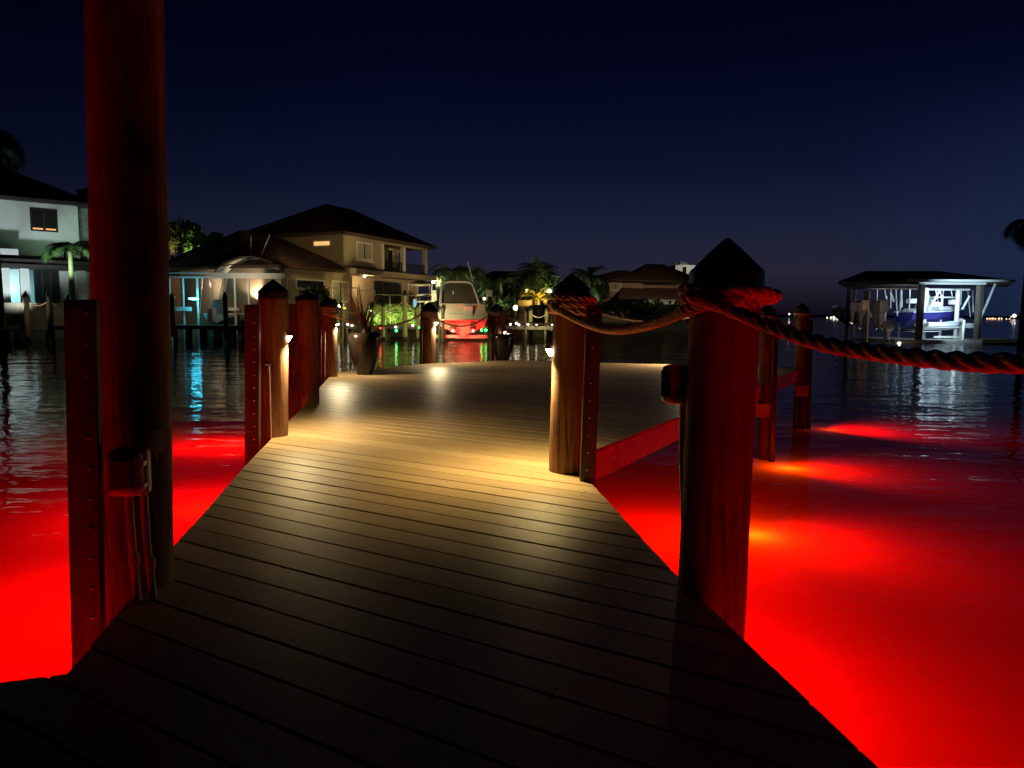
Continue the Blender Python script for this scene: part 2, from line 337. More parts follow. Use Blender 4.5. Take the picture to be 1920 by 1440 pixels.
# one outline for walkway and platform so that boards run through
RJ2 = RJ
outline = [V3(-4.6, .75), V3(-4.6, -1.5), V3(1.4, -1.5), R3e, R2e, RJ2, PR, PF3, PF2, PF1, PL2, PL, L5, L4, L3, L2, L1, V3(-1.23, 1.88)]
dock = thing('dock', 'composite board dock walkway widening into a platform with planters', 'dock')
mbd = boards(outline); nbf = len(mbd.bm.faces)
def inside(p):
    c = False
    for i, a in enumerate(outline):
        b = outline[i - 1]
        if (a.y > p.y) != (b.y > p.y) and p.x < (b.x - a.x) * (p.y - a.y) / (b.y - a.y) + a.x: c = not c
    return c
rs = random.Random(4); js = gp(1059, 942).dot(bu)
for k in range(-18, 44):                       # countersunk screws, two to a board over each joist
    for j in range(-14, 14):
        for e_ in (.028, .122):
            p = bn * (3.4515 + k * PITCHB + e_ + rs.uniform(-.008, .008)) + bu * (js + j * .405 + rs.uniform(-.012, .012))
            if p.y < 1.2 or p.y > 9 or rs.random() < .22 or not inside(p): continue
            r0 = rs.uniform(.0035, .0055)
            mbd.bm.faces.new([mbd.bm.verts.new((p.x + r0 * math.cos(a * 1.0472), p.y + r0 * math.sin(a * 1.0472), .0022)) for a in range(6)])
for i_, f_ in enumerate(mbd.bm.faces): f_.material_index = 0 if i_ < nbf else 1
dk = mbd.build('decking', M_DECK, dock); dk.data.materials.append(mat('dark_screw_recess', (.015, .01, .008), .7))
def fascia_run(pts, top=-.032, h=.20, th=.035, inset=.03):
    mb = MB()
    for a, b in zip(pts, pts[1:]):
        d = (b - a).normalized(); nrm = Vector((d.y, -d.x, 0))
        c = (a + b) / 2 - nrm * (inset + th / 2) + Vector((0, 0, top - h / 2))
        mb.obox(c, d * ((b - a).length / 2), nrm * th / 2, Vector((0, 0, h / 2)))
    return mb
# the outline runs counter-clockwise: outside lies to the right of travel reversed
fascia_run([V3(1.4, -1.5), R3e, R2e, RJ2]).build('walkway_fascia', M_FASCIA, dock)
fascia_run([RJ2, PR, PF3, PF2, PF1, PL2, PL], h=.22).build('platform_fascia', M_FASCIA, dock)
fascia_run([PL, L5, L4, L3, L2, L1, V3(-1.23, 1.88), V3(-4.6, .75)]).build('walkway_fascia', M_FASCIA, dock)
dr = (PR - RJ2).normalized(); nr = Vector((dr.y, -dr.x, 0))
# a paler length of fascia board let into the platform edge
c0 = RJ2 + dr * 1.55
MB().obox(c0 + nr * (-.03 + .004) + Vector((0, 0, -.142)), dr * .62, nr * .006, Vector((0, 0, .105))).build('fascia_patch', M_PATCH, dock)
c0 = RJ2 + dr * 9.3
MB().obox(c0 + nr * (-.03 + .004) + Vector((0, 0, -.142)), dr * .3, nr * .006, Vector((0, 0, .105))).build('fascia_patch', mat('white_fascia_board', (.75, .75, .78), .4), dock)
jb = MB()
for s, e in ((V3(.2, -1), V3(-.9, 8.6)), (V3(-.5, -1), V3(-1.5, 8.6)), (V3(.55, 1.2), V3(.0, 5)), (V3(-1.0, 1.2), V3(-2.0, 8.9))):
    d = (e - s).normalized(); nn = Vector((d.y, -d.x, 0)); jb.obox((s + e) / 2 + Vector((0, 0, -.13)), d * (e - s).length / 2, nn * .025, Vector((0, 0, .095)))
for k in range(9):
    s = RJ2 + dr * (.5 + k * 1.15) - nr * .1; e = s - nr * (5.2 - abs(k - 5) * .5); d = (e - s).normalized(); nn = Vector((d.y, -d.x, 0))
    if k < 7: jb.obox((s + e) / 2 + Vector((0, 0, -.13)), d * (e - s).length / 2, nn * .025, Vector((0, 0, .095)))
jb.poly([(-4.5, .78, -.036), (-4.5, -1.45, -.036), (1.35, -1.45, -.036), (.88, 1.3, -.036), (-1.15, 1.84, -.036)])  # added unseen sheet below the boards, keeps red light out of the gaps
jb.build('joists_and_light_stop', M_JOIST, dock)

# ------------------------------------------------------------ piles
def batten(t, px0, py0, px1, py1, Y, wpx, deep, nb, bot=-1.5, dxb=0):
    top = at(px0, py0, Y); b = at(px1, py1, Y); d = (b - top)
    bottom = top + d * ((bot - top.z) / d.z); hw = wpx * Y / FPX / 2
    mb = MB(); L = t.location
    ax = (top - bottom) / 2
    mb.obox((top + bottom) / 2 - L, (hw, 0, 0), (0, deep / 2, 0), ax)
    o = mb.build('rub_board', M_BATTEN, t, bevel=.004)
    for k in range(nb):
        z = top + (b - top) * ((k + .4) / nb)
        q = MB().ball((z.x + dxb * hw - L.x, z.y - deep / 2 - L.y, z.z - L.z), .0075, 8).build('bolt', M_STEEL, o, smooth=True)
    return o
def cap_part(t, p, r, hrim, happ):
    q = p - t.location
    o = MB().lathe([(r * 1.06, 0), (r * 1.05, hrim), (r * .52, hrim + happ * .56), (r * .06, hrim + happ), (.001, hrim + happ)], q, 36).build('pile_cap', M_CAP, t, smooth=True)
    for a in (-1.35, 1.9): MB().ball(q + Vector((r * 1.06 * math.cos(a), r * 1.06 * math.sin(a), hrim * .45)), .006, 8).build('screw', M_STEEL, o, smooth=True)
    return o
def pile(label, Y, pxb, pyb, pxt, pyt, apex, r, group='round wooden dock piles with pointed black caps', top_cut=None, seg=14):
    T = at(pxt, pyt, Y); B = at(pxb, pyb, Y); d = B - T
    base = T + d * ((-2.6 - T.z) / d.z)
    t = thing('dock_pile', label, 'pile', base, group)
    rg = [r * (1.04 - .06 * k / seg + random.uniform(-.012, .012)) for k in range(seg + 1)]
    pts = [(T - base) * (k / seg) for k in range(seg + 1)]
    MB().tube(pts, rg, 32).build('post', M_PILE, t, smooth=True)
    if apex:
        ap = at(pxt, apex, Y).z - T.z
        cap_part(t, T - Vector((0, 0, .012)), r, ap * .40, ap * .60)
    return t, T, B
def lamp(t, p, dirx, power=38, col=(1, .82, .48), sc_=1.0, diry=-.25, cone=146, blend=.9):
    """small wedge deck light screwed to the side of the pile, throwing light down onto the boards"""
    g = thing('post_lamp', '', 'lamp', p)
    d = Vector((dirx, diry, 0)).normalized(); s = Vector((-d.y, d.x, 0)); sc_ *= .7; w_ = .024 * sc_
    U = Vector((0, 0, 1))
    a = [-s * w_ + U * .035, s * w_ + U * .035, s * w_ * .8 + d * .05 * sc_ + U * .012, -s * w_ * .8 + d * .05 * sc_ + U * .012]
    b = [-s * w_ + U * .0, s * w_ + U * .0, s * w_ * .8 + d * .05 * sc_, -s * w_ * .8 + d * .05 * sc_]
    MB().loft([b, a]).build('housing', M_LAMPMETAL, g, bevel=.002)
    a2 = [-s * w_ * .9 - U * .002, s * w_ * .9 - U * .002, s * w_ * .72 + d * .046 * sc_ - U * .002, -s * w_ * .72 + d * .046 * sc_ - U * .002]
    b2 = [-s * w_ * .3 - U * .045, s * w_ * .3 - U * .045, s * w_ * .25 + d * .012 * sc_ - U * .045, -s * w_ * .25 + d * .012 * sc_ - U * .045]
    MB().loft([b2, a2]).build('lens', E_LAMP, g)
    q = Vector(p) + d * .05 - U * .055
    light('lamp_beam', 'SPOT', q, power * 2.0, col, g, .02 if cone < 150 else .03, q + d * .30 - U * 1.0, cone, blend)
    return g
def helix_coil(c, r, z0, turns, pitch, a0, n=20):
    return [c + Vector((r * math.cos(a0 + 2 * math.pi * k / n), r * math.sin(a0 + 2 * math.pi * k / n), z0 + pitch * k / n)) for k in range(int(turns * n) + 1)]
def smooth_path(pts, step):
    # Catmull-Rom through the points, resampled
    P = [pts[0]] + pts + [pts[-1]]; out = []
    for i in range(1, len(P) - 2):
        n = max(2, int((P[i + 1] - P[i]).length / step))
        for k in range(n):
            t = k / n; a, b, c, d = P[i - 1], P[i], P[i + 1], P[i + 2]
            out.append(.5 * ((2 * b) + (c - a) * t + (2 * a - 5 * b + 4 * c - d) * t * t + (3 * b - a - 3 * c + d) * t ** 3))
    out.append(pts[-1]); return out
def rope(name, pts, rad, label, group, lay=None, strands=3, step=None, cat='rope', off=.48, sr=.58):
    """three strand laid rope along a path"""
    lay = lay or rad * 7.5; step = step or rad * .55
    P = smooth_path(pts, step); base = P[0]
    o0 = None; mb = MB(); up = Vector((0, 0, 1)); S = 0; fr = []
    for i, p in enumerate(P):
        d = (P[min(i + 1, len(P) - 1)] - P[max(i - 1, 0)]).normalized()
        a = (up - d * up.dot(d))
        if a.length < 1e-3: a = Vector((1, 0, 0))
        a.normalize(); up = a; fr.append((p, a, d.cross(a), S))
        if i < len(P) - 1: S += (P[i + 1] - p).length
    for k in range(strands):
        q = [p - base + (a * math.cos(2 * math.pi * (s / lay + k / strands)) + b * math.sin(2 * math.pi * (s / lay + k / strands))) * rad * off for p, a, b, s in fr]
        mb.tube(q, rad * sr, 8)
    o = mb.build(name, M_ROPE, smooth=True); o.modifiers.clear(); o.location = base
    return tag(o, label, cat, group)
def sag(a, b, dz, n=8): return [a.lerp(b, k / n) - Vector((0, 0, 4 * dz * (k / n) * (1 - k / n))) for k in range(n + 1)]

# --- tall pole on the left
tp, TT, TB = pile('very tall bare wooden pole at left that runs out of the top', 2.55, 257, 1110, 228, -260, None, .125, 'tall poles', seg=30)
tp['category'] = 'pole'
batten(tp, 154, 562, 167, 1240, 2.30, 60, .03, 12, dxb=.45)
MB().obox(at(205, 900, 2.44) - tp.location, (.045, 0, 0), (0, .03, 0), (0, 0, 2.0)).build('spacer_board', M_JOIST, tp) if False else None
# utility box on the pole
def outlet_box(name, label, c, wx, hz, dy, rz, conduits, deepen):
    t = thing(name, label, 'outlet box', c, None, rz)
    w2, h2 = wx / 2, hz / 2
    MB().box((-w2, 0, -h2), (w2, dy, h2)).build('back_box', M_PVC, t, bevel=.012)
    MB().box((-w2 * .96, -.045, -h2 * .96), (w2 * .96, -.002, h2 * .96)).build('cover', M_CLEAR, t, bevel=.02)
    MB().box((-w2 * .58, -.054, -h2 * .62), (w2 * .55, -.0445, h2 * .66)).build('window', M_DARKGLASS, t, bevel=.003)
    for z in (-.5, .45): MB().box((w2 * .93, -.04, h2 * z - .009), (w2 * 1.06, -.006, h2 * z + .009)).build('hinge', M_PVC, t, bevel=.002)
    for x0, x1, L in conduits:
        k = MB().tube([(x0, dy * .6, -h2 + .005), (x0 + (x1 - x0) * .1, dy * .6, -h2 - L * .3), (x1, dy * .6, -h2 - L)], .0135, 14).build('conduit', M_PVC, t, smooth=True)
        zc = -h2 - L * .42; MB().tube([(x0 + (x1 - x0) * .35, dy * .6, zc - .02), (x0 + (x1 - x0) * .35, dy * .6, zc + .02)], .0175, 14).build('coupling', M_PVC, k, smooth=True)
    return t
ob = outlet_box('outlet_box', 'weatherproof outlet box with clear cover on the tall left pole', at(240, 886, 2.36), .122, .158, .05, R(8), ((-.012, .008, .55), (.036, .066, .6)), 0)
jb2 = thing('switch_box', 'small upright switch box above the outlet on the tall left pole', 'switch', at(286, 828, 2.43), None, R(-24))
MB().box((-.014, 0, -.04), (.014, .03, .04)).build('back_box', M_PVC, jb2, bevel=.003)
MB().box((.006, -.006, -.042), (.016, -.001, .042)).build('cover_edge', M_TRIM, jb2, bevel=.002)
MB().tube([(0, .01, -.04), (0, .012, -.075)], .004, 8).build('wire', M_PVC, jb2)

GP = 'round wooden dock piles with pointed black caps'
r_ = .114
pB, TBp, _ = pile('thickest left edge pile with a faucet and a lamp on its side', 5.75, 513, 820, 513, 558, 521, r_ * 1.0)
batten(pB, 474, 571, 474, 860, 5.45, 27, .05, 12, dxb=.35)
lamp_B = lamp(pB, at(539.5, 630, 5.75), 1, 46, (1, .75, .35), diry=.12, cone=158, blend=.8); lamp_B['label'] = 'lit wedge lamp on the nearest left edge pile'
# hose tap on pile B
hb = thing('hose_tap', 'red lit brass hose tap with upright pipe on left edge pile', 'tap', at(503, 684, 5.62))
MB().tube([(-.02, -.01, .006), (.025, -.012, .006)], .0085, 10).build('handle', M_STEEL, hb)
MB().tube([(.0, 0, 0), (.0, -.03, -.008), (0, -.04, -.035)], .008, 10).build('spout', M_STEEL, hb)
MB().tube([(.008, .0, -.01), (.008, .0, -.62)], .006, 8).build('pipe', M_PVC, hb)
pC, TC, _ = pile('second left edge pile, no rope, between two capped piles', 7.75, 577, 745, 576, 562, 546, r_ * 1.08)
batten(pC, 549, 570, 549, 780, 7.5, 13, .05, 12, dxb=.5)
pD, TD, _ = pile('left pile with rope coil and lamp where the platform begins', 11.2, 617, 697, 616, 574, 555, r_ * 1.12)
batten(pD, 600, 578, 600, 720, 10.9, 5, .05, 10)
lamp_D = lamp(pD, at(628, 608, 11.2), 1, 32, (1, .79, .44), 1.2, cone=168, blend=.45); lamp_D['label'] = 'lit wedge lamp beside the taller planter pile'
MB().tube([at(609, 620, 11.0) - pD.location, at(609, 715, 11.0) - pD.location], .012, 8).build('pipe', M_PVC, pD)
pR2, TR2, _ = pile('near right pile with thick rope coil, lit yellow on one side', 4.5, 1062, 890, 1072, 556, 510, r_ * 1.0)
batten(pR2, 1114, 572, 1100, 930, 4.22, 29, .05, 11, dxb=-.1)
lamp_R2 = lamp(pR2, at(1033, 654, 4.5), -1, 52, (1, .74, .29), diry=.15, cone=150); lamp_R2['label'] = 'lit yellow lamp on the near right roped pile'
pR1, TR1, _ = pile('nearest and largest pile at right with rope wrapped below cap', 2.52, 1333, 1135, 1361, 545, 440, .122)
p8, T8, _ = pile('far edge pile with lamp in front of the docked cruiser', 14.45, 804, 683, 804, 583, 565, r_ * 1.25)
batten(p8, 790, 590, 789, 682, 14.2, 5, .05, 8)
lamp_8 = lamp(p8, at(817, 605, 14.4), 1, 34, (1, .79, .44), 1.4, cone=168, blend=.45); lamp_8['label'] = 'lit lamp on the far pile before the cruiser'
p9, T9, _ = pile('far edge pile half hidden by the smaller planter', 15.7, 931, 675, 931, 584, 568, r_ * 1.25)
batten(p9, 917, 590, 917, 675, 15.5, 5, .05, 8)
lamp_9 = lamp(p9, at(944, 622, 15.6), 1, 50, (1, .80, .50), 1.6, cone=168, blend=.3); lamp_9['label'] = 'lamp behind the smaller planter'
p11, T11, _ = pile('far edge pile hidden behind the near right roped pile', 15.1, 1113, 680, 1115, 583, 566, r_ * 1.1)
p13, T13, _ = pile('far edge pile hidden behind the largest right pile', 14.6, 1322, 686, 1322, 583, 566, r_ * 1.1)
lamp_13 = lamp(p13, at(1309, 615, 14.5), -1, 170, (1, .80, .50), 1.4, -.6, cone=160, blend=.8); lamp_13['label'] = 'lamp on the hidden far corner pile'
p14, T14, _ = pile('platform side pile just right of the largest pile', 10.6, 1437, 800, 1440, 590, 570, r_ * 1.02)
batten(p14, 1455, 600, 1448, 835, 10.4, 9, .05, 6)
p15, T15, _ = pile('rightmost platform corner pile with one rope turn', 13.6, 1499, 780, 1504, 585, 566, r_ * 1.02)
batten(p15, 1520, 600, 1516, 788, 13.5, 7, .05, 5)
for t, px, py, Y in ((p14, 1430, 769, 10.5), (p15, 1502, 733, 13.5)):
    MB().obox(at(px, py, Y) - t.location, (.13, 0, 0), (0, .03, 0), (0, 0, .10)).build('pile_bracket', M_FASCIA, t, bevel=.004)

# --- utility box on the big right pile, seen from behind
ob2 = outlet_box('outlet_box', 'red lit clear outlet box at the left of the largest pile', at(1268, 720, 2.62), .085, .150, .06, R(-62), ((.0, .03, .5),), 0)

# --- ropes
def coil_pts(T, r, drop, rr, turns, a0): return helix_coil(T + Vector((0, 0, -drop)), r + rr, 0, turns, -rr * 1.9, a0)
G_R = 'twisted ropes strung between the dock piles'
RR = .0215
c1 = coil_pts(TR2, r_ * 1.0, .005, RR, 2.45, R(200)); e1 = c1[-1]
endR1 = TR1 + Vector((-.122 - RR, -.05, -.085))
s1 = sag(e1 + Vector((.0, -.02, 0)), endR1, .085)
s1 = [at(1040, 575, 4.36), at(1068, 592, 4.2), at(1108, 610, 3.9), at(1150, 619, 3.6), at(1200, 613, 3.2), at(1252, 597, 2.8), at(1292, 580, 2.47), at(1340, 568, 2.375), at(1400, 566, 2.40), at(1442, 560, 2.50)]
back = [at(1452, 553, 2.62), at(1400, 548, 2.72)]
rope('rope', c1 + s1 + back, RR, 'thick rope sagging between the two nearest right piles', G_R, lay=.135, off=.64, sr=.46, step=.006)
# second rope: wraps the big pile and swings out of the picture to the right
c2 = [at(1300, 575, 2.55), at(1290, 562, 2.46)] 
c2 = helix_coil(TR1 + Vector((0, 0, .012)), .122 + RR * 1.05, 0, 1.60, -RR * 1.55, R(60), 22)
s2 = [at(1296, 556, 2.38), at(1345, 572, 2.33), at(1400, 594, 2.25), at(1470, 622, 2.1), at(1560, 648, 1.92), at(1700, 668, 1.68), at(1830, 679, 1.5), at(1960, 680, 1.35), at(2100, 676, 1.2)]
rope('rope', c2 + s2, RR * 1.02, 'nearest rope running from the largest pile out to the right', G_R)
# far ropes
def far_rope(Ta, ra, Tb, rb, dz, label, rr=.021, turns=3):
    a = helix_coil(Ta + Vector((0, 0, -.02)), ra + rr, 0, turns + .1, -rr * 1.9, math.pi, 14)
    b = Tb + Vector((-rb - rr, -.06, -.08))
    q = sag(a[-1] + Vector((2 * ra, -ra, 0)), b, dz)
    rope('rope', a[:-3] + q, rr, label, G_R, step=.035)
far_rope(TD, .128, T8, .14, .20, 'rope from the platform corner lamp pile behind the larger planter')
far_rope(T8, .143, T9, .14, .20, 'rope in front of the red hull of the cruiser')
far_rope(T9, .143, T11, .12, .18, 'rope from the smaller planter to the pile behind', turns=2)
far_rope(T11, .125, T13, .12, .14, 'thin far rope seen under the thick near sag', turns=1)
far_rope(T14, .117, T15, .117, .12, 'rope at the right edge of the platform', turns=2)
far_rope(T13, .125, T14 + Vector((0, 0, 0)), .11, .2, 'rope hidden behind the largest pile', turns=1)
q = helix_coil(T15 + Vector((0, 0, -.02)), .117 + .02, 0, 1.6, -.03, 0, 14)
rope('rope', q, .02, 'single rope turn round the rightmost platform pile', G_R, step=.035)

# ------------------------------------------------------------ planters
def planter(px, py, hpx, wpx, label, kind, seed):
    b = gp(px, py, 0); Y = b.y; H = hpx * Y / FPX; W = wpx * Y / FPX / 2
    t = thing('planter', label, 'planter', b, 'tall dark glazed planters')
    prof = [(.45 * W, 0), (.50 * W, .02 * H), (.66 * W, .22 * H), (.84 * W, .48 * H), (.97 * W, .75 * H), (1.0 * W, .88 * H), (.95 * W, .96 * H), (.90 * W, .985 * H), (.86 * W, 1.0 * H), (.80 * W, .985 * H), (.80 * W, .90 * H)]
    MB().lathe(prof, n=48).build('pot', M_GLAZE, t, smooth=True)
    MB().lathe([(.79 * W, .85 * H), (.79 * W, .93 * H), (.3 * W, .95 * H)], n=24).build('soil', M_SOIL, t)
    pl = thing('potted_plant', kind[0], 'plant', b + Vector((0, 0, .93 * H)), 'spiky plants growing in the planters')
    rnd = random.Random(seed); mb = MB()
    for k in range(kind[1]):
        a = rnd.uniform(0, 2 * math.pi); out = rnd.uniform(.15, 1) ** .8 * kind[2]; hh = kind[3] * rnd.uniform(.55, 1); w2 = rnd.uniform(.008, .018)
        side = Vector((-math.sin(a), math.cos(a), 0)); prev = None; n = 7; dr_ = rnd.uniform(0, .5)
        for i in range(n + 1):
            s_ = i / n; p = Vector((math.cos(a), math.sin(a), 0)) * (out * s_ ** 1.3) + Vector((0, 0, hh * (s_ - dr_ * s_ * s_ * out * 1.6)))
            wd = w2 * (1 - s_) ** .6 * (.5 + s_ * 1.2) + .001
            cur = (mb.bm.verts.new(p - side * wd), mb.bm.verts.new(p + Vector((0, 0, -.35 * wd))), mb.bm.verts.new(p + side * wd))
            if prev:
                mb.bm.faces.new((prev[0], prev[1], cur[1], cur[0])); mb.bm.faces.new((prev[1], prev[2], cur[2], cur[1]))
            prev = cur
    mb.build('leaves', M_CORD, pl)
    mb = MB()
    for k in range(3):
        a = k * 2.1 + seed; mb.tube([(0.02 * math.cos(a), .02 * math.sin(a), -.05), (.05 * math.cos(a), .05 * math.sin(a), kind[3] * .4)], .012, 8)
    mb.build('stem', M_PALMTRUNK, pl)
    return t
planter(684, 702, 79, 62, 'larger glazed planter nearest the left side of the platform', ('spiky red plant with tall straight leaves in the larger planter', 26, .45, .95), 3)
planter(942, 675.5, 50, 46, 'smaller glazed planter at the middle of the far platform edge', ('spiky dark plant in the smaller planter', 30, .42, .75), 8)

# ------------------------------------------------------------ red underwater lights
uw_light(1480, 878, 'red underwater light beyond the largest pile, bright orange core', (1, -.25), 200, 26, cdep=.2)
uw_light(1412, 1003, 'red underwater light half behind the largest pile', (1, -.35), 210, 26, cdep=.2)
uw_light(1560, 806, 'red underwater light farthest right in front of the boathouse', (1, -.1), 320, 5)
uw_light(0, 0, 'red underwater light under the near right walkway edge', (.8, -.7), 50, 250, .7, .45, xy=(.8, 4.2))
uw_light(0, 0, 'red underwater light beside the viewer on the right', (1, -.3), 0, 60, .6, .5, xy=(.9, 2.0))
uw_light(0, 0, 'unseen red fill light added in the water behind the viewer on the right', (1, -.3), 0, 150, .6, .5, xy=(1.6, .0))  # added out of view to redden the near rope and pile
uw_light(1250, 1020, 'red underwater light under the walkway between the right piles', (.5, -.2), 40, 190, .6, .5)
uw_light(445, 838, 'red underwater light beyond the left rub boards', (-1, .1), 240, 120, .55, .45)
uw_light(400, 955, 'red underwater light right of the tall left pole', (-1, -.05), 220, 260, .55, .5)
uw_light(0, 0, 'red underwater light behind the tall left pole', (-1, -.2), 200, 340, .6, .5, xy=(-2.5, 5.2))
uw_light(0, 0, 'red underwater light beside the viewer on the left', (-1, .2), 120, 330, .6, .5, xy=(-2.3, 2.05))

# ============================================================ the far side of the canal
LZ = -.15
land = [(-200, 54), (-37, 54), (-34, 60.5), (-17, 61), (-10, 68.5), (4, 69), (7, 92), (26, 96), (30, 130), (40, 600), (-250, 600)]
mb = MB(); n_ = len(land)
v0 = [mb.bm.verts.new((x, y, LZ - 2.5)) for x, y in land]; v1 = [mb.bm.verts.new((x, y, LZ)) for x, y in land]
mb.bm.faces.new(v1)
for i in range(n_): mb.bm.faces.new((v0[i], v0[(i + 1) % n_], v1[(i + 1) % n_], v1[i]))
tag(mb.build('ground', M_LAWN), 'dark lawns behind the seawall', 'ground', kind='structure')
far = MB().box((-900, 1500, WZ - 1), (1500, 1700, 3.5)).build('far_shore', mat('far_shore_dark', (.015, .015, .018), .9)); tag(far, 'low black shoreline across the bay', 'shore', kind='structure')
mb = MB()
for a, b in zip(land[:8], land[1:9]):
    A, B = Vector((*a, 0)), Vector((*b, 0)); d = (B - A).normalized(); nn = Vector((d.y, -d.x, 0))
    mb.obox((A + B) / 2 + nn * .12 + Vector((0, 0, LZ - .85)), d * ((B - A).length / 2), nn * .1, (0, 0, 1.0))
tag(mb.build('seawall', M_CONC), 'long concrete seawall holding up the far bank', 'wall')

class House:
    """local frame on a facade: x along the facade, y into the house, z up"""
    def __init__(s, name, label, px, Y, dx, dy, cat='house'):
        o = at(px, 590, Y); s.O = Vector((o.x, o.y, 0)); s.ex = Vector((dx, dy, 0)).normalized()
        s.ang = math.atan2(s.ex.y, s.ex.x); s.ey = Vector((-s.ex.y, s.ex.x, 0))
        s.t = thing(name, label, cat, s.O, None, s.ang)
    def sz(s, px, py, off=0):
        r = ray(px, py); o = Vector((0, 0, EYE)); P0 = s.O + s.ey * off
        t = (P0 - o).dot(s.ey) / r.dot(s.ey); p = o + r * t; return (p - s.O).dot(s.ex), p.z
    def rect(s, a, b, off=0):
        x0, z1 = s.sz(*a, off); x1, z0 = s.sz(*b, off); return x0, x1, z0, z1
    def wpos(s, x, y, z): return s.O + s.ex * x + s.ey * y + Vector((0, 0, z))
    def window(s, x0, x1, z0, z1, off=0, pane=None, frame=None, fw=.13, mull=1, name='window'):
        f = MB(); y0, y1 = off - .06, off + .02; fr = frame or M_TRIM
        f.box((x0, y0, z0), (x1, y1, z0 + fw)).box((x0, y0, z1 - fw), (x1, y1, z1)).box((x0, y0, z0 + fw), (x0 + fw, y1, z1 - fw)).box((x1 - fw, y0, z0 + fw), (x1, y1, z1 - fw))
        o = f.build(name, fr, s.t)
        MB().box((x0 + fw, off - .03, z0 + fw), (x1 - fw, off - .005, z1 - fw)).build('pane', pane or M_GLASS, o)
        if mull:
            m_ = MB()
            for k in range(1, mull + 1):
                xc = x0 + (x1 - x0) * k / (mull + 1); m_.box((xc - .05, off - .055, z0 + fw), (xc + .05, off - .031, z1 - fw))
            m_.build('mullion', M_BLKMETAL, o)
        return o
    def hip(s, x0, x1, y0, y1, z0, z1, ov=.7, m=None, ridge_in=None, name='roof', gable0=False):
        x0 -= ov; x1 += ov; y0 -= ov; y1 += ov; ym = (y0 + y1) / 2; ri = ridge_in if ridge_in is not None else (y1 - y0) / 2
        a, b = (x0 + (0 if gable0 else ri), ym, z1), (x1 - ri, ym, z1)
        P = [(x0, y0, z0), (x1, y0, z0), (x1, y1, z0), (x0, y1, z0), a, b, (x0, y0, z0 - .22), (x1, y0, z0 - .22), (x1, y1, z0 - .22), (x0, y1, z0 - .22)]
        o = MB().poly(P, [(0, 1, 5, 4), (2, 3, 4, 5), (1, 2, 5), (3, 0, 4), (6, 7, 1, 0), (7, 8, 2, 1), (8, 9, 3, 2), (9, 6, 0, 3), (9, 8, 7, 6)]).build(name, m or M_ROOF, s.t)
        return o
    def lamp(s, name, x, y, z, power, col, r=.5, lens=E_HOT, rad=.11):
        g = MB().ball((x, y, z), rad, 10).build(name, lens, s.t, smooth=True)
        light('house_glow', 'POINT', s.wpos(x, y - r, z - .1), power, col, s.t, .15)
        return g

# ---------------- tan two-storey house in the middle
h = House('canal_house', 'tan two-storey house with hipped brown roof and corner balcony', 646, 64, .405, .914)
L = 14.7; BAL = 6.2                                            # facade length; where the balcony recess starts
b0 = h.sz(716, 500)[0]
ZF, ZE = 5.0, 8.15
mb = MB(); mb.box((0, 0, ZF), (b0, 12, ZE)).box((b0, 3.2, ZF), (L, 12, ZE)).box((b0, 0, ZE - .45), (L, .3, ZE)).build('upper_wall', M_STUCCO, h.t)
MB().box((0, .0, LZ), (1.2, .3, ZF - .5)).box((1.0, 1.3, LZ), (L, 1.6, ZF - .5)).box((0, .3, LZ), (.25, 12, ZF - .5)).box((1.0, .3, LZ), (1.25, 1.3, ZF - .5)).build('lower_wall', M_STUCCO, h.t)
MB().box((-.3, -.9, ZF - .5), (L + .5, 12, ZF - .002)).build('floor_band', M_STUCCO, h.t)
h.hip(0, L, 0, 12, ZE, 11.7, .75, ridge_in=6.0)
x0, x1, z0, z1 = h.rect((667, 451), (698, 491)); o = h.window(x0, x1, z0, z1, 0, M_SHADE, M_TRIM, .2); MB().box((x0 - .15, -.16, z0 - .12), (x1 + .15, -.005, z0 - .005)).build('sill', M_TRIM, o)
for xa in (b0 + .25, h.sz(759, 500)[0], L - .35): MB().box((xa - .22, .03, ZF), (xa + .22, .42, ZE - .45)).build('column', M_TRIM, h.t)
MB().box((b0 + .1, .12, ZF + 1.05), (L - .1, .2, ZF + 1.12)).build('balcony_rail', M_BLKMETAL, h.t)
mb = MB()
for k in range(60):
    xx = b0 + .6 + (L - b0 - 1.1) * k / 59; mb.box((xx - .018, .14, ZF + .05), (xx + .018, .17, ZF + 1.05))
mb.build('balusters', M_BLKMETAL, h.t)
for a, b in (((745, 470), (757, 505)), ((726, 466), (737, 500))):
    x0, x1, z0, z1 = h.rect(a, b, 3.2); h.window(x0, x1, ZF + .1, z1, 3.2, M_GLASS, M_TRIM, .14, name='balcony_door')
# gable side (facing left of picture): small lit strip window, in the plane x = 0
def side_pt(px, py):
    r = ray(px, py); o = Vector((0, 0, EYE)); t = (h.O - o).dot(h.ex) / r.dot(h.ex); p = o + r * t; return (p - h.O).dot(h.ey), p.z
ya, za = side_pt(621, 449); yb, zb = side_pt(587, 464)
f = MB().box((-.07, ya, zb), (.02, yb, zb + .14)).box((-.07, ya, za - .14), (.02, yb, za)).box((-.07, ya, zb), (.02, ya + .14, za)).box((-.07, yb - .14, zb), (.02, yb, za)).build('strip_window', M_TRIM, h.t)
MB().box((-.04, ya + .14, zb + .14), (-.005, yb - .14, za - .14)).build('pane', E_WARM, f)
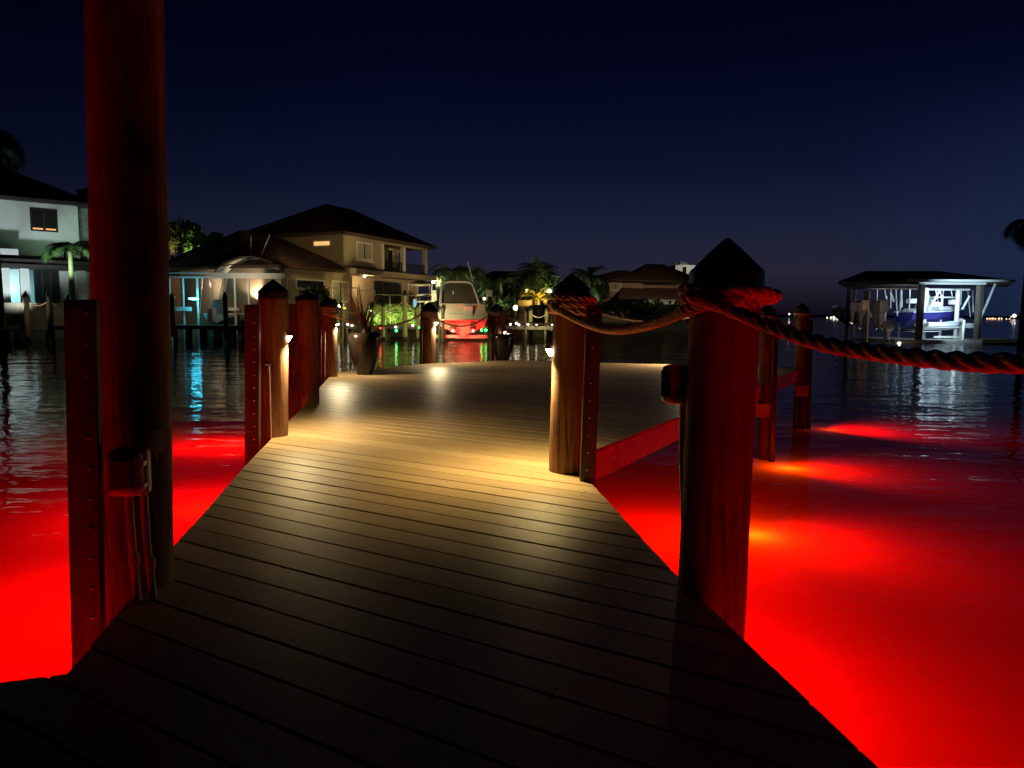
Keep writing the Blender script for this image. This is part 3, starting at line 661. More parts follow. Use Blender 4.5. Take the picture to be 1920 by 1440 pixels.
# ground floor sliding doors and lamps
x0, x1, z0, z1 = h.rect((701, 526), (752, 570), 1.3); h.window(x0, x1, LZ + .1, z1, 1.3, M_GLASS, M_BLKMETAL, .1, mull=2, name='sliding_door')
xl, zl = h.sz(681, 518, .0); h.lamp('wall_lamp', xl, -.15, zl, 260, (1, .72, .38), r=.35)
h.lamp('corner_lamp', L + .2, -.5, h.sz(802, 528, -.5)[1], 330, (1, .86, .6), r=.4, rad=.16)
light('facade_fill', 'SPOT', h.wpos(3, -14, 1.5), 2600, (1, .78, .42), h.t, .3, h.wpos(5.5, 0, 6.6), 62, .7)  # fill spot added to brighten the upper wall, no fixture there
light('facade_fill', 'SPOT', h.wpos(-10, -3, 6.0), 500, (1, .72, .38), h.t, .3, h.wpos(0, 4, 6.6), 70, .8)
# lower wing to the left
WX = -8.0
MB().box((WX, .02, LZ), (-.02, 11, 4.55)).build('wing_wall', M_STUCCO, h.t)
h.hip(WX, 0, 0, 12.5, 4.75, 8.0, .75, ridge_in=6.5, name='wing_roof', gable0=False)
for a, b, mul, pn in (((553, 521), (609, 545), 3, M_GLASS), ((621, 525), (654, 568), 1, M_SHADE)):
    x0, x1, z0, z1 = h.rect(a, b); h.window(x0, x1, max(z0, LZ + .3), z1, 0.0, pn, M_TRIM, .16, mull=mul)
h.lamp('patio_lamp', -2.2, -1.2, 1.6, 90, (1, .6, .25), r=.6, rad=.14)

# ---------------- dark roofed house behind the tall pole
hd = House('dark_roof_house', 'low house with a black roof and warm glass doors behind the boat lift canopy', 300, 65.5, .995, .10)
W_ = hd.sz(552, 550)[0]; zt0 = hd.sz(420, 516)[1]
MB().box((0, 0, LZ), (W_, 9, zt0)).build('wall', M_STUCCO, hd.t)
hd.hip(0, W_, 0, 11, zt0 + .1, 8.3, 1, m=M_ROOFD, ridge_in=4.5)
for a, b, mul, pn in (((345, 526), (388, 572), 2, M_GLASS), ((396, 526), (414, 572), 0, E_WARM2), ((422, 524), (458, 566), 2, M_GLASS), ((466, 524), (492, 574), 1, M_SHADE), ((500, 524), (545, 570), 2, M_GLASS)):
    x0, x1, z0, z1 = hd.rect(a, b); hd.window(x0, x1, max(z0, LZ + .2), z1, 0, pn, M_TRIM, .14, mull=mul, name='sliding_door')
for px in (372, 388, 402):
    x, z = hd.sz(px, 537, -.4); MB().ball((x, -.4, z), .12, 8).build('wall_lamp', E_WARM, hd.t)
light('lanai_glow', 'POINT', hd.wpos(hd.sz(392, 537)[0], -1.2, 3.2), 110, (1, .55, .3), hd.t, .2)
light('lanai_glow', 'POINT', hd.wpos(hd.sz(480, 530)[0], -3.0, 3.6), 120, (1, .8, .5), hd.t, .2)

# ---------------- white house at far left
hw = House('white_house', 'white two-storey house at left with dark tile roof and palm', -60, 55, .757, .654)
xe, ze = hw.sz(145, 383); _, zb2 = hw.sz(100, 447)
MB().box((-14, 0, 5.0), (xe, 9, ze)).build('upper_wall', M_WHITE, hw.t)
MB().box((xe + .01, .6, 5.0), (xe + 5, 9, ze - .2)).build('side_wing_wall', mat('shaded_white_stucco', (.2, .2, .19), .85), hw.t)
hw.hip(-14, xe + .4, 0, 12, ze + .05, ze + 3.4, 1.0, m=M_ROOFD, ridge_in=6)
x0, x1, z0, z1 = hw.rect((55, 389), (109, 436)); o = hw.window(x0, x1, z0, z1, 0, M_GLASS, M_BLKMETAL, .12)
zz = hw.sz(80, 428)[1]
for a, b in ((x0 + .15, (x0 + x1) / 2 - .1), ((x0 + x1) / 2 + .1, x1 - .15)):
    MB().box((a, -.045, z0 + .14), (b, -.032, zz)).build('blind_glow', E_WARM, o)
MB().box((-14, -2.6, 4.35), (xe + 6.5, 9, 5.0)).build('lower_roof_slab', M_ROOFD, hw.t)
hw.hip(-14, xe + 6.5, -2.6, 9, 4.6, 6.0, .3, m=M_ROOFD, name='lower_roof', ridge_in=5)
MB().box((-14, .6, LZ), (xe + 6, .9, 4.35)).build('lower_wall', M_WHITE, hw.t)
for xx in (hw.sz(4, 520)[0], hw.sz(40, 520)[0], hw.sz(145, 520)[0]): MB().box((xx - .3, -2.0, LZ), (xx + .3, -1.5, 4.3)).build('column', M_WHITE, hw.t)
x0, x1, z0, z1 = hw.rect((62, 503), (113, 560), .6); hw.window(x0, x1, LZ + .2, z1, .6, M_GLASS, M_BLKMETAL, .1, mull=2, name='sliding_door')
x0, x1, z0, z1 = hw.rect((148, 500), (160, 555), .6); hw.window(x0, x1, LZ + .2, z1, .6, M_GLASS, M_WHITE, .1, mull=0, name='entry_door')
xb = hw.sz(26, 447)[0]
MB().box((-14, -2.2, 5.3), (xb, -1.95, 5.75)).box((-14, -1.95, 5.3), (xb, 0, 5.45)).build('balcony', M_WHITE, hw.t)
q = hw.wpos(xe - 6, -7, 2.5); light('flood_glow', 'SPOT', hw.wpos(xe - 5.5, -8.5, 1.0), 2300, (.82, .96, 1), hw.t, .3, hw.wpos(xe - 5, 0, 7.3), 75, .6)
light('porch_glow', 'POINT', hw.wpos(hw.sz(20, 520)[0], -.4, 2.6), 110, (.35, .9, 1), hw.t, .2)
light('column_glow', 'POINT', hw.wpos(hw.sz(145, 520)[0] + .1, -2.35, .4), 60, (.55, .95, 1), hw.t, .1)

# ---------------- cream house on the right
hr = House('cream_house', 'dim cream two-storey house with brown roof right of the palms', 1112, 101, .985, .17)
xr = hr.sz(1300, 550)[0]; xm = hr.sz(1206, 540)[0]
MB().box((0, 0, LZ), (xm, 10, hr.sz(1150, 526)[1])).box((xm + .01, .8, LZ), (xr, 10, hr.sz(1150, 526)[1])).build('wall', M_STUCCO, hr.t)
ze = hr.sz(1150, 526)[1]
hr.hip(0, xm + 4, 0, 10, ze + .1, ze + 1.75, .8)
hr.hip(xm - .5, xr + 1.0, .8, 12, ze + .12, ze + 2.9, .8, name='tall_roof', ridge_in=4.0)
x0, x1, z0, z1 = hr.rect((1142, 528), (1165, 546)); hr.window(x0, x1, z0, z1, 0, M_SHADE, M_TRIM, .25)
zl = hr.sz(1200, 558)[1]
P = [(hr.sz(1146, 558)[0], -3.2, zl), (xr, -3.2, zl), (xr, .78, zl + 1.4), (hr.sz(1165, 545)[0], -.02, zl + 1.4)]
MB().poly(P + [(p[0], p[1], p[2] - .25) for p in P], [(0, 1, 2, 3), (7, 6, 5, 4), (0, 4, 5, 1), (1, 5, 6, 2), (2, 6, 7, 3), (3, 7, 4, 0)]).build('porch_roof', M_ROOF, hr.t)
for a, b in ((1192, 1215), (1222, 1262), (1266, 1292)):
    xa, xb = hr.sz(a, 562)[0], hr.sz(b, 562)[0]
    MB().poly([(xa, -3.6, zl - 1.0), (xb, -3.6, zl - .9), (xb, -3.0, zl - .3), (xa, -3.0, zl - .3), (xa, -3.5, zl - 1.05), (xb, -3.5, zl - .95), (xb, -2.9, zl - .35), (xa, -2.9, zl - .35)],
              [(0, 1, 2, 3), (7, 6, 5, 4), (0, 4, 5, 1), (1, 5, 6, 2), (2, 6, 7, 3), (3, 7, 4, 0)]).build('awning', M_WHITE, hr.t)
x0, x1, z0, z1 = hr.rect((1200, 567), (1222, 590), 0.8); hr.window(x0, x1, z0, z1, .8, M_GLASS, M_TRIM, .15)
light('wall_glow', 'SPOT', hr.wpos(7, -14, 9), 1500, (1, .75, .48), hr.t, .3, hr.wpos(7.5, 0, 3.5), 60, .8)
hx = House('pale_tower_house', 'pale lit upper storey with cupola behind the cream house', 1264, 125, 1, .1)
zb3, zt3 = hx.sz(1270, 512)[1], hx.sz(1270, 497)[1]; xx1 = hx.sz(1318, 500)[0]
MB().box((0, 0, LZ), (xx1, 7, zt3)).build('wall', M_WHITE, hx.t)
MB().box((hx.sz(1280, 500)[0], -.02, zb3), (hx.sz(1287, 500)[0], -.005, zt3 - .3)).build('window', M_GLASS, hx.t)
hx.hip(hx.sz(1276, 500)[0], hx.sz(1296, 500)[0], 1, 4, zt3, zt3 + .8, .3, m=M_WHITE, name='cupola')
light('tower_glow', 'POINT', hx.wpos(3, -5, zt3 + 1), 500, (1, .9, .75), hx.t, .3)
h3 = House('small_far_house', 'little house with one lit window between the palms', 880, 92, 1, .05)
MB().box((0, 0, LZ), (11, 6, h3.sz(900, 536)[1])).build('wall', M_STUCCO, h3.t)
h3.hip(0, 11, 0, 6, h3.sz(900, 536)[1] + .02, h3.sz(900, 523)[1] + 1.2, .7)
x0, x1, z0, z1 = h3.rect((904, 540), (914, 553)); h3.window(x0, x1, z0, z1, 0, E_WARM, M_TRIM, .1)

# ---------------- plants
def palm(label, px, pytop, Y, crown, nf=16, seed=0, group='palm trees on the far bank', base=LZ, droop=1.0, glow=None, lean=0, m=None, pitch0=(-.2, 1.2), trunk=True, wid=1.0):
    rnd = random.Random(seed); T = at(px, pytop, Y); b = Vector((T.x - lean, T.y, base)); H = T.z - base - crown * .35
    t = thing('palm_tree', label, 'palm', b, group)
    if trunk:
        P = [Vector((lean * (k / 6) ** 1.6, 0, H * k / 6)) for k in range(7)]
        MB().tube(P, [.26 - .13 * k / 6 for k in range(7)], 10).build('trunk', M_PALMTRUNK, t, smooth=True)
    top = Vector((lean, 0, H)); mb = MB()
    for k in range(nf):
        a = 2 * math.pi * k / nf * 1.618 + rnd.uniform(-.3, .3); e0 = rnd.uniform(*pitch0); Lf = crown * rnd.uniform(.8, 1.1)
        hd_ = Vector((math.cos(a), math.sin(a), 0)); sd = Vector((-math.sin(a), math.cos(a), 0)); pts = []; p = top.copy(); e = e0; N = 12
        for i in range(N + 1):
            pts.append(p.copy()); p = p + (hd_ * math.cos(e) + Vector((0, 0, math.sin(e)))) * (Lf / N); e -= droop * rnd.uniform(.12, .2)
        for i in range(N):
            s_ = i / N; ll = crown * .26 * math.sin(math.pi * min(1, .18 + s_ * .8)) * wid; d = (pts[i + 1] - pts[i]); hang = Vector((0, 0, -.45 * ll))
            for sg in (-1, 1):
                for j in (0, .33, .66):
                    q = pts[i] + d * j; tip = q + sd * sg * ll * rnd.uniform(.8, 1.1) + d * 1.1 + hang * rnd.uniform(.6, 1.2)
                    mb.bm.faces.new([mb.bm.verts.new(x) for x in (q, q + d * .36, tip)])
            mb.bm.faces.new([mb.bm.verts.new(x) for x in (pts[i] - sd * .02, pts[i] + sd * .02, pts[i + 1] + sd * .015, pts[i + 1] - sd * .015)])
    mb.build('crown', m or M_FROND, t)
    if glow: light('uplight', 'SPOT', t.location + Vector(glow[2]), glow[0], glow[1], t, .15, t.location + top + Vector((0, 0, .3)), glow[3] if len(glow) > 3 else 70, .7)
    return t
palm('dark palm silhouette above the white house roof', -22, 236, 48, 3.4, 20, 1, droop=1.5)
palm('green floodlit palm in front of the white house', 130, 447, 51.5, 2.5, 22, 2, droop=1.15, base=LZ, glow=(1500, (.55, 1, .62), (.3, -2.2, 3.6), 100), wid=1.4, pitch0=(.5, 1.35))
G_ = (1, .85, .5)
palm('tall dim palm left of the cruiser', 850, 487, 80, 4.3, 20, 3, droop=1.1, glow=(1200, (.9, 1, .75), (1, -4, .4), 60))
palm('second dim palm behind the cruiser arch', 884, 492, 84, 3.6, 18, 4, droop=1.4, glow=(720, (.9, 1, .75), (1, -4, .4), 60))
palm('low bushy palm right of the cruiser', 940, 512, 80, 3.2, 22, 5, droop=.8, glow=(1200, (.75, 1, .6), (-1, -4, .4), 70))
palm('dark round headed palm with broad crown', 1005, 492, 82, 3.6, 30, 6, droop=1.0, pitch0=(-.6, 1.4), glow=(624, (.9, 1, .6), (2, -4, .4), 60))
palm('short palm lit golden from below near the dock', 1010, 545, 69, 2.5, 34, 7, droop=1.05, pitch0=(.3, 1.45), glow=(420, (1, .74, .2), (.1, -1.5, 2.15), 150), wid=.6, m=M_FROND_LIT)
palm('small spiky palm beside the near right roped pile', 1106, 500, 86, 2.9, 24, 8, droop=.7, glow=(624, (.85, 1, .7), (-1, -4, .4), 60))
palm('leaning dark palm at the cream house corner', 1125, 522, 84, 2.6, 18, 9, droop=1.7, lean=.8)
palm('faint palm at the left of the middle group', 910, 515, 88, 2.8, 18, 12, droop=1.2, glow=(160, (.9, 1, .75), (1, -4, .4), 60))
def bush(label, px, py, Y, rx, rz, seed, m=None, group='shrubs and trees on the far bank', nl=900, ls=.22, base=None, cat='shrub', name='shrub'):
    rnd = random.Random(seed); c = at(px, py, Y); base = LZ if base is None else base
    t = thing(name, label, cat, (c.x, c.y, base), group); mb = MB(); cz = c.z - base
    lobes = [(Vector((rnd.uniform(-.6, .6) * rx, rnd.uniform(-.4, .4) * rx, cz + rnd.uniform(-.5, .5) * rz)), rnd.uniform(.35, .6)) for _ in range(8)]
    for k in range(nl):
        lc, lr = rnd.choice(lobes); u = Vector((rnd.gauss(0, 1), rnd.gauss(0, 1), rnd.gauss(0, 1))).normalized() * rnd.uniform(.6, 1.08)
        p = lc + Vector((u.x * rx * lr, u.y * rx * lr, u.z * rz * lr)); s_ = ls * rnd.uniform(.6, 1.3)
        a = Vector((rnd.gauss(0, 1), rnd.gauss(0, 1), rnd.gauss(0, 1))).normalized(); b = a.cross(Vector((rnd.random(), rnd.random(), rnd.random()))).normalized()
        mb.bm.faces.new([mb.bm.verts.new(x) for x in (p - a * s_, p + b * s_ * .45, p + a * s_, p - b * s_ * .45)])
    mb.build('crown', m or M_LEAF, t)
    tb = MB()
    for k in range(5):
        q = lobes[k][0]; tb.tube([(0, 0, 0), (q.x * .3, q.y * .3, q.z * .5), (q.x, q.y, q.z)], [.14, .09, .03], 6)
    tb.build('trunk', M_PALMTRUNK, t); return t
tb = bush('round dark tree lit yellow along its foot beside the lift canopy', 362, 448, 76, 2.5, 1.9, 21, nl=1400, ls=.3, cat='tree', name='broadleaf_tree')
light('garden_uplight', 'SPOT', at(345, 500, 73.5), 1300, (.85, 1, .4), tb, .2, at(378, 448, 76), 60, .6)
t2 = bush('slim yellow lit tree just right of the tall pole', 319, 444, 74, .9, 1.6, 22, nl=500, ls=.22, cat='tree', name='broadleaf_tree')
light('garden_uplight', 'SPOT', at(322, 500, 72), 800, (1, .8, .25), t2, .2, at(319, 444, 74), 40, .6)
t2 = bush('lime lit crown right of the dark tree', 392, 452, 74, 1.4, 1.3, 23, nl=800, ls=.24, cat='tree', name='broadleaf_tree')
light('garden_uplight', 'SPOT', at(392, 505, 72), 1500, (.8, 1, .4), t2, .2, at(392, 452, 74), 40, .6)
for i, (px, py, rx, rz, Y, lb) in enumerate((
        (1040, 560, 3.6, 2.4, 88, 'dark shrub mass under the tall round palm'), (960, 570, 4.2, 1.6, 78, 'low dark shrub by the dock lights'),
        (1180, 583, 4.5, 1.6, 96, 'dark bush in front of the cream house door'), (1262, 580, 5, 1.9, 95, 'dark bush under the white awnings'),
        (600, 560, 3.0, 1.3, 60.5, 'dark shrub before the wing windows'), (885, 560, 3.0, 1.6, 84, 'dark shrub behind the cruiser'),
        (455, 560, 4.0, 1.4, 64.5, 'dark planting behind the boat lift'), (1100, 565, 4, 2.2, 93, 'dark shrub by the far right palms'),
        (170, 372, 1.2, 1.0, 66, 'treetop peeping over the white house ridge'))):
    bush(lb, px, py, Y, rx, rz, 40 + i, nl=900, ls=.3)
bl = bush('bright leafy tree lit yellow green above the golden palm', 1034, 528, 74, 1.5, 2.0, 77, nl=700, ls=.25, cat='tree', name='broadleaf_tree')
light('garden_uplight', 'SPOT', at(1026, 575, 71.5), 700, (.9, 1, .45), bl, .2, at(1034, 532, 74), 50, .6)
# clipped hedge
hg = thing('hedge', 'clipped green hedge lit from below behind the far dock', 'hedge', at(690, 590, 62.6) * 1.0)
hg.location.z = LZ; xe2 = at(815, 590, 62.8) - hg.location; Hh = at(740, 572, 62.6).z - LZ; mb = MB(); rnd = random.Random(5)
for k in range(5200):
    u = rnd.random(); f = rnd.random(); p = Vector((xe2.x * u, 0, 0)) + (Vector((0, -.45 + rnd.gauss(0, .05), rnd.uniform(0, Hh))) if f < .7 else Vector((0, rnd.uniform(-.45, .5), Hh + rnd.gauss(0, .05))))
    a = Vector((rnd.gauss(0, 1), rnd.gauss(0, 1), rnd.gauss(0, 1))).normalized(); b = a.cross(Vector((.3, .5, .8))).normalized(); s_ = rnd.uniform(.07, .15)
    mb.bm.faces.new([mb.bm.verts.new(x) for x in (p - a * s_, p + b * s_ * .5, p + a * s_, p - b * s_ * .5)])
mb.box((0, -.4, 0), (xe2.x, .45, Hh - .03)); mb.build('foliage', M_HEDGE, hg)
for k in range(4): light('hedge_uplight', 'POINT', hg.location + Vector((xe2.x * (.15 + .25 * k), -1.3, .7)), 150, (.95, 1, .40), hg, .1)

# ---------------- glass and metal fence in front of the tan house
fe = thing('terrace_fence', 'pale metal terrace fence in front of the tan house', 'fence', at(590, 545, 61.8)); M_FENCE = mat('tan_fence_metal', (.22, .19, .13), .5, .3)
fe.location.z = LZ
for a, b, yy in ((590, 671, 540), (671, 703, 545), (703, 815, 552)):
    A, B = at(a, yy, 62.0) - fe.location, at(b, yy + (3 if a > 700 else 0), 62.0) - fe.location
    MB().tube([A, B], .035, 6).build('top_rail', M_FENCE, fe)
    n = max(2, int((b - a) / 24))
    for k in range(n + 1):
        q = A.lerp(B, k / n); MB().box((q.x - .03, q.y - .03, 0), (q.x + .03, q.y + .03, q.z)).build('fence_post', M_FENCE, fe)

# ---------------- far docks
def far_dock(label, px0, px1, Y, depth, top=.0, n=6, parent_posts=True):
    A, B = at(px0, 600, Y), at(px1, 600, Y); t = thing('timber_dock', label, 'dock', (A.x, A.y, top), 'timber docks across the canal'); W = B.x - A.x; dy = B.y - A.y
    MB().box((0, 0, -.28), (W, depth, 0)).build('decking', M_DOCKWOOD, t)
    for k in range(n):
        for y in (.15, depth - .15): MB().tube([(W * (k + .5) / n, y, -.28), (W * (k + .5) / n, y, -3)], .14, 8).build('leg', M_DOCKWOOD, t)
    return t
far_dock('long timber dock before the hedge, dotted with lights', 590, 1042, 58.5, 1.8, .02, 12)
far_dock('dark timber dock at the canopy boat lift', 312, 480, 53.2, 2.2, .02, 6)
far_dock('dark timber dock in front of the white house', -80, 230, 51, 2.0, -.05, 8)
sw = thing('dock_skirt', 'row of lit brown panels along the bank at far left', 'wall', at(-40, 584, 52.6)); sw.location.z = 0
W = at(200, 584, 52.6).x - sw.location.x; zt = at(60, 568, 52.6).z; zb4 = at(60, 597, 52.6).z
for k in range(7):
    MB().box((W * k / 7 + .02, 0, -.05), (W * (k + 1) / 7 - .02, .08, zt)).build('panel', M_CONC, sw)
light('skirt_glow', 'POINT', at(60, 575, 49.5), 22, (1, .85, .6), sw, .2)
G_P = 'wooden posts along the far docks'
def fpost(px, pyt, pyb, Y, r, m, label, capd=False):
    T, B = at(px, pyt, Y), at(px, pyb, Y); t = thing('dock_post', label, 'post', (T.x, T.y, B.z - 1.2), G_P)
    H = T.z - t.location.z; MB().tube([(0, 0, 0), (0, 0, H * .5), (0, 0, H)], [r * 1.06, r, r * .96], 12).build('shaft', m, t, smooth=True)
    MB().lathe([(r * 1.15, -.1), (r * 1.15, .05), (.01, r * 2.2)], (0, 0, H), 12).build('post_cap', M_CAP, t)
    return T
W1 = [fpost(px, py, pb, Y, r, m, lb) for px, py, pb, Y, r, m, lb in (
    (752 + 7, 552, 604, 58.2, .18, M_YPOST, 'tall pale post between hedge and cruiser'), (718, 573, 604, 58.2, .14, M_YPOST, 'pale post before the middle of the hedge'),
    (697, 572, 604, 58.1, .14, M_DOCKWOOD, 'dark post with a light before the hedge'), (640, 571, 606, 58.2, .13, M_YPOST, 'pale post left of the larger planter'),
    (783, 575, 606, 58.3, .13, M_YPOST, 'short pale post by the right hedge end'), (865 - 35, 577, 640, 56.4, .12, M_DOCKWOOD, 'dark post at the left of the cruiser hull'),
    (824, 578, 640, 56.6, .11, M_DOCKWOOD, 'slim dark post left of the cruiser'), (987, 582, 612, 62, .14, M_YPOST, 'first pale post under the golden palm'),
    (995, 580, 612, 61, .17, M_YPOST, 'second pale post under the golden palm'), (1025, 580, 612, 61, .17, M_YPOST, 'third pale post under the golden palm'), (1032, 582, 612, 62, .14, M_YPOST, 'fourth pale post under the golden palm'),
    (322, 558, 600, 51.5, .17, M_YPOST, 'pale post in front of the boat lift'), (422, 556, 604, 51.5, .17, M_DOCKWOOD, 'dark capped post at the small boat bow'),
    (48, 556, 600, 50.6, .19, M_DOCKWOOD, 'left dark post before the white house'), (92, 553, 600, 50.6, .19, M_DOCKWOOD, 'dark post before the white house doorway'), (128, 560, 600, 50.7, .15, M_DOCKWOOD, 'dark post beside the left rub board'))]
def thin_rope(a, b, d, label, r=.035, m=None):
    P = sag(a, b, d, 10); o = MB().tube([p - P[0] for p in P], r, 6).build('rope', m or M_ROPE, smooth=True); o.location = P[0]; o.modifiers.clear(); tag(o, label, 'rope', 'ropes between the posts of the far docks')
D1 = Vector((0, 0, -.35))
for i, j, lb in ((3, 2, 'pale rope beginning left of the hedge'), (2, 1, 'rope sagging before the left of the hedge'), (1, 0, 'rope sagging before the middle of the hedge'), (0, 4, 'rope sagging at the right hedge end'), (8, 9, 'upper rope between the posts under the golden palm'),
                 (13, 14, 'rope between the two dark posts at far left'), (14, 15, 'rope right of the white house doorway post')):
    thin_rope(W1[i] + D1, W1[j] + D1, .35, lb)
thin_rope(W1[7] + D1 * 4, W1[10] + D1 * 4, .1, 'lower rope under the golden palm')
for i, (px, py, Y, e, lb) in enumerate((
    (652, 608, 58.3, E_WHITE, ''), (660, 610, 58.3, E_WHITE, ''), (696, 583, 57.9, E_WHITE, ''), (713, 612, 58.3, E_RED, ''), (713.5, 615, 58.3, E_RED, ''), (742, 613, 58.3, E_WHITE, ''), (743, 620, 58.3, E_GREEN, ''),
    (774, 610, 58.3, E_WHITE, ''), (785, 614, 58.3, E_GREEN, ''), (828, 610, 58.3, E_WHITE, ''), (829, 615, 58.3, E_RED, ''), (903, 619, 58.3, E_GREEN, ''), (911, 619, 58.3, E_GREEN, ''), (957, 608, 58.3, E_WHITE, ''), (968, 606, 58.3, E_WHITE, ''), (973, 609, 58.3, E_WHITE, ''),
    (990, 608, 58.3, E_WHITE, ''), (1006, 608, 58.3, E_WHITE, ''), (1035, 608, 58.3, E_WHITE, ''), (634, 608, 58.3, E_WHITE, ''))):
    where = ['farthest left', 'second from left', 'on the dark hedge post', 'under the larger planter leaves', 'just below its red neighbour', 'before the hedge middle', 'left before the hedge', 'before the hedge end', 'left of the far pile', 'left of the cruiser', 'below the white one at the cruiser',
             'left of the pair right of the cruiser', 'right of the pair right of the cruiser', 'left of three by the small planter', 'middle of three by the small planter', 'right of three by the small planter', 'under the first palm post', 'between the palm posts', 'right end of the dock', 'near the platform corner lamp'][i]
    col = {E_WHITE: 'white', E_RED: 'red', E_GREEN: 'green'}[e]
    t = thing('dock_light', 'tiny %s dock edge light, %s' % (col, where), 'light', at(px, py, Y), 'small lights along the far dock edge')
    MB().lathe([(.05, 0), (.06, .05), (.03, .09)], (0, 0, .055), 10).build('cap', M_LAMPMETAL, t); MB().ball((0, 0, 0), .085 if e is not E_GREEN else .10, 8).build('lens', e, t)
light('dock_glow', 'POINT', at(1010, 590, 57.5), 330, (1, .92, .42), t, .15)
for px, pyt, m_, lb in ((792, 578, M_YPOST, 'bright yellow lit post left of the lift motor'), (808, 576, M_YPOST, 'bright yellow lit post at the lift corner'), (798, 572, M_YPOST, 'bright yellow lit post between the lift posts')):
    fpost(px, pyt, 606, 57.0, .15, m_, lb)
# warm garden globes right of the cruiser
for px, py, r, lb in ((967, 577, .26, 'glowing globe lamp left of the golden palm'), (988, 545, .16, 'small high lamp left of the golden palm'), (1030, 546, .22, 'bright lamp high right of the golden palm'), (1028, 572, .16, 'lamp low right of the golden palm'), (908, 560, .14, 'warm lamp right of the cruiser arch')):
    t = thing('garden_lamp', lb, 'lamp', at(px, py, 70)); H = t.location.z - LZ
    MB().ball((0, 0, 0), r, 12).build('globe', emit('globe_glow', (1, .85, .45), 4), t, smooth=True); MB().tube([(0, 0, -H), (0, 0, -r)], .05, 8).build('lamp_post', M_BLKMETAL, t)
    light('globe_light', 'POINT', t.location + Vector((0, -.6, 0)), 120, (1, .82, .4), t, .2)
t = thing('dock_cabinet', 'pale cabinet beside the globe lamp behind the far posts', 'cabinet', at(984, 575, 69)); t.location.z = LZ
MB().box((-.7, -.3, 0), (.7, .3, at(984, 563, 69).z - LZ)).build('body', M_STUCCO, t, bevel=.03); MB().box((-.6, -.33, .2), (.6, -.305, 1.2)).build('door', M_TRIM, t)
t = thing('plant_tub', 'dark tub in front of the golden palm', 'tub', at(1011, 577, 68)); t.location.z = LZ
MB().lathe([(.6, 0), (.85, at(1011, 572, 68).z - LZ - .2), (.9, at(1011, 572, 68).z - LZ)], n=20).build('pot', M_CAP, t)

# ---------------- patio parasol, small canopy, figure
t = thing('folded_parasol', 'folded orange parasol left of the small canopy', 'parasol', at(772, 590, 63)); t.location.z = LZ; z0, z1 = at(772, 568, 63).z - LZ, at(772, 535, 63).z - LZ
MB().lathe([(.08, z0), (.28, z0 + .3), (.2, (z0 + z1) / 2), (.03, z1)], n=14).build('canopy', M_ORANGE, t); MB().tube([(0, 0, 0), (0, 0, z0 + .2)], .04, 8).build('pole', M_ALU, t)
t = thing('garden_gazebo', 'small tan pyramid canopy lit beside the house corner', 'gazebo', at(789, 590, 64)); t.location.z = LZ; zc, zp = at(789, 533, 64).z - LZ, at(789, 525, 64).z - LZ
MB().poly([(-1.0, -1, zc), (1.0, -1, zc), (1.0, 1, zc), (-1.0, 1, zc), (0, 0, zp), (-1, -1, zc - .12), (1, -1, zc - .12), (1, 1, zc - .12), (-1, 1, zc - .12)], [(0, 1, 4), (1, 2, 4), (2, 3, 4), (3, 0, 4), (0, 5, 6, 1), (1, 6, 7, 2), (2, 7, 8, 3), (3, 8, 5, 0), (5, 8, 7, 6)]).build('canopy', M_AWN, t)
for x in (-.9, .9):
    for y in (-.9, .9): MB().tube([(x, y, 0), (x, y, zc)], .05, 8).build('leg', M_ALU, t)
light('gazebo_glow', 'POINT', at(789, 545, 63.8), 60, (1, .85, .6), t, .2)

# ---------------- canopy boat lift left of the tan house
t = thing('boat_lift_canopy', 'arched tan fabric canopy over a boat lift with white posts', 'boat lift', at(312, 600, 56)); t.location.z = 0
A = at(312, 511, 56) - t.location; B = at(548, 513, 58) - t.location
zt = A.z; X0, X1 = A.x, B.x; Yn, Yf = 0.0, 6.5
xs = at(400, 500, 56).x - t.location.x
arc = []
for k in range(17):
    u = k / 16; arc.append((xs + (X1 - xs) * u, 1.22 * math.sin(math.pi * u) ** .75))
mb = MB(); rows = [[mb.bm.verts.new((x, y, zt + .05 + g)) for x, g in arc] for y in (Yn, 2, 4, Yf + 1.5)]
for q, r in zip(rows, rows[1:]):
    for k in range(16): mb.bm.faces.new((q[k], q[k + 1], r[k + 1], r[k]))
cv = mb.build('canopy_fabric', M_AWN, t); md = cv.modifiers.new('s', 'SOLIDIFY'); md.thickness = .03; md.offset = 1
mb = MB().box((X0, Yn - .1, zt - .42), (X1, Yn + .1, zt - .3)).box((X0, Yn - .1, zt - .08), (X1, Yn + .1, zt)).box((X0, Yf - .1, zt - .3), (X1, Yf + .1, zt))
mb.box((xs, Yn - .02, zt - .3), (X1, Yn + .02, zt - .08)); mb.build('edge_beam', M_ALU, t)
fr = MB()
for y in (Yn, 2.6, 5.2): fr.tube([(x, y, zt + g) for x, g in arc], .05, 6)
for a, b, y0, y1 in ((2, 8, 0, 2.6), (8, 2, 0, 2.6), (8, 14, 0, 2.6), (14, 8, 0, 2.6), (3, 9, 2.6, 5.2), (9, 3, 2.6, 5.2), (8, 13, 2.6, 5.2), (13, 8, 2.6, 5.2)):
    fr.tube([(arc[a][0], y0 + .05, zt + arc[a][1] - .05), (arc[b][0], y1, zt + arc[b][1] - .05)], .045, 6)
fr.build('canopy_frame', M_BLKMETAL, t)
for px in (318, 343, 370, 440, 466, 540): 
    x = at(px, 550, 56).x - t.location.x
    MB().tube([(x, Yn + .05, -1.6), (x, Yn + .05, zt - .3)], .085, 10).build('lift_post', M_ALU, t)
for px in (355, 384, 416, 500): 
    x = at(px, 550, 59).x - t.location.x
    MB().tube([(x, Yf, -1.6), (x, Yf, zt - .3)], .075, 10).build('lift_post', M_ALU, t)
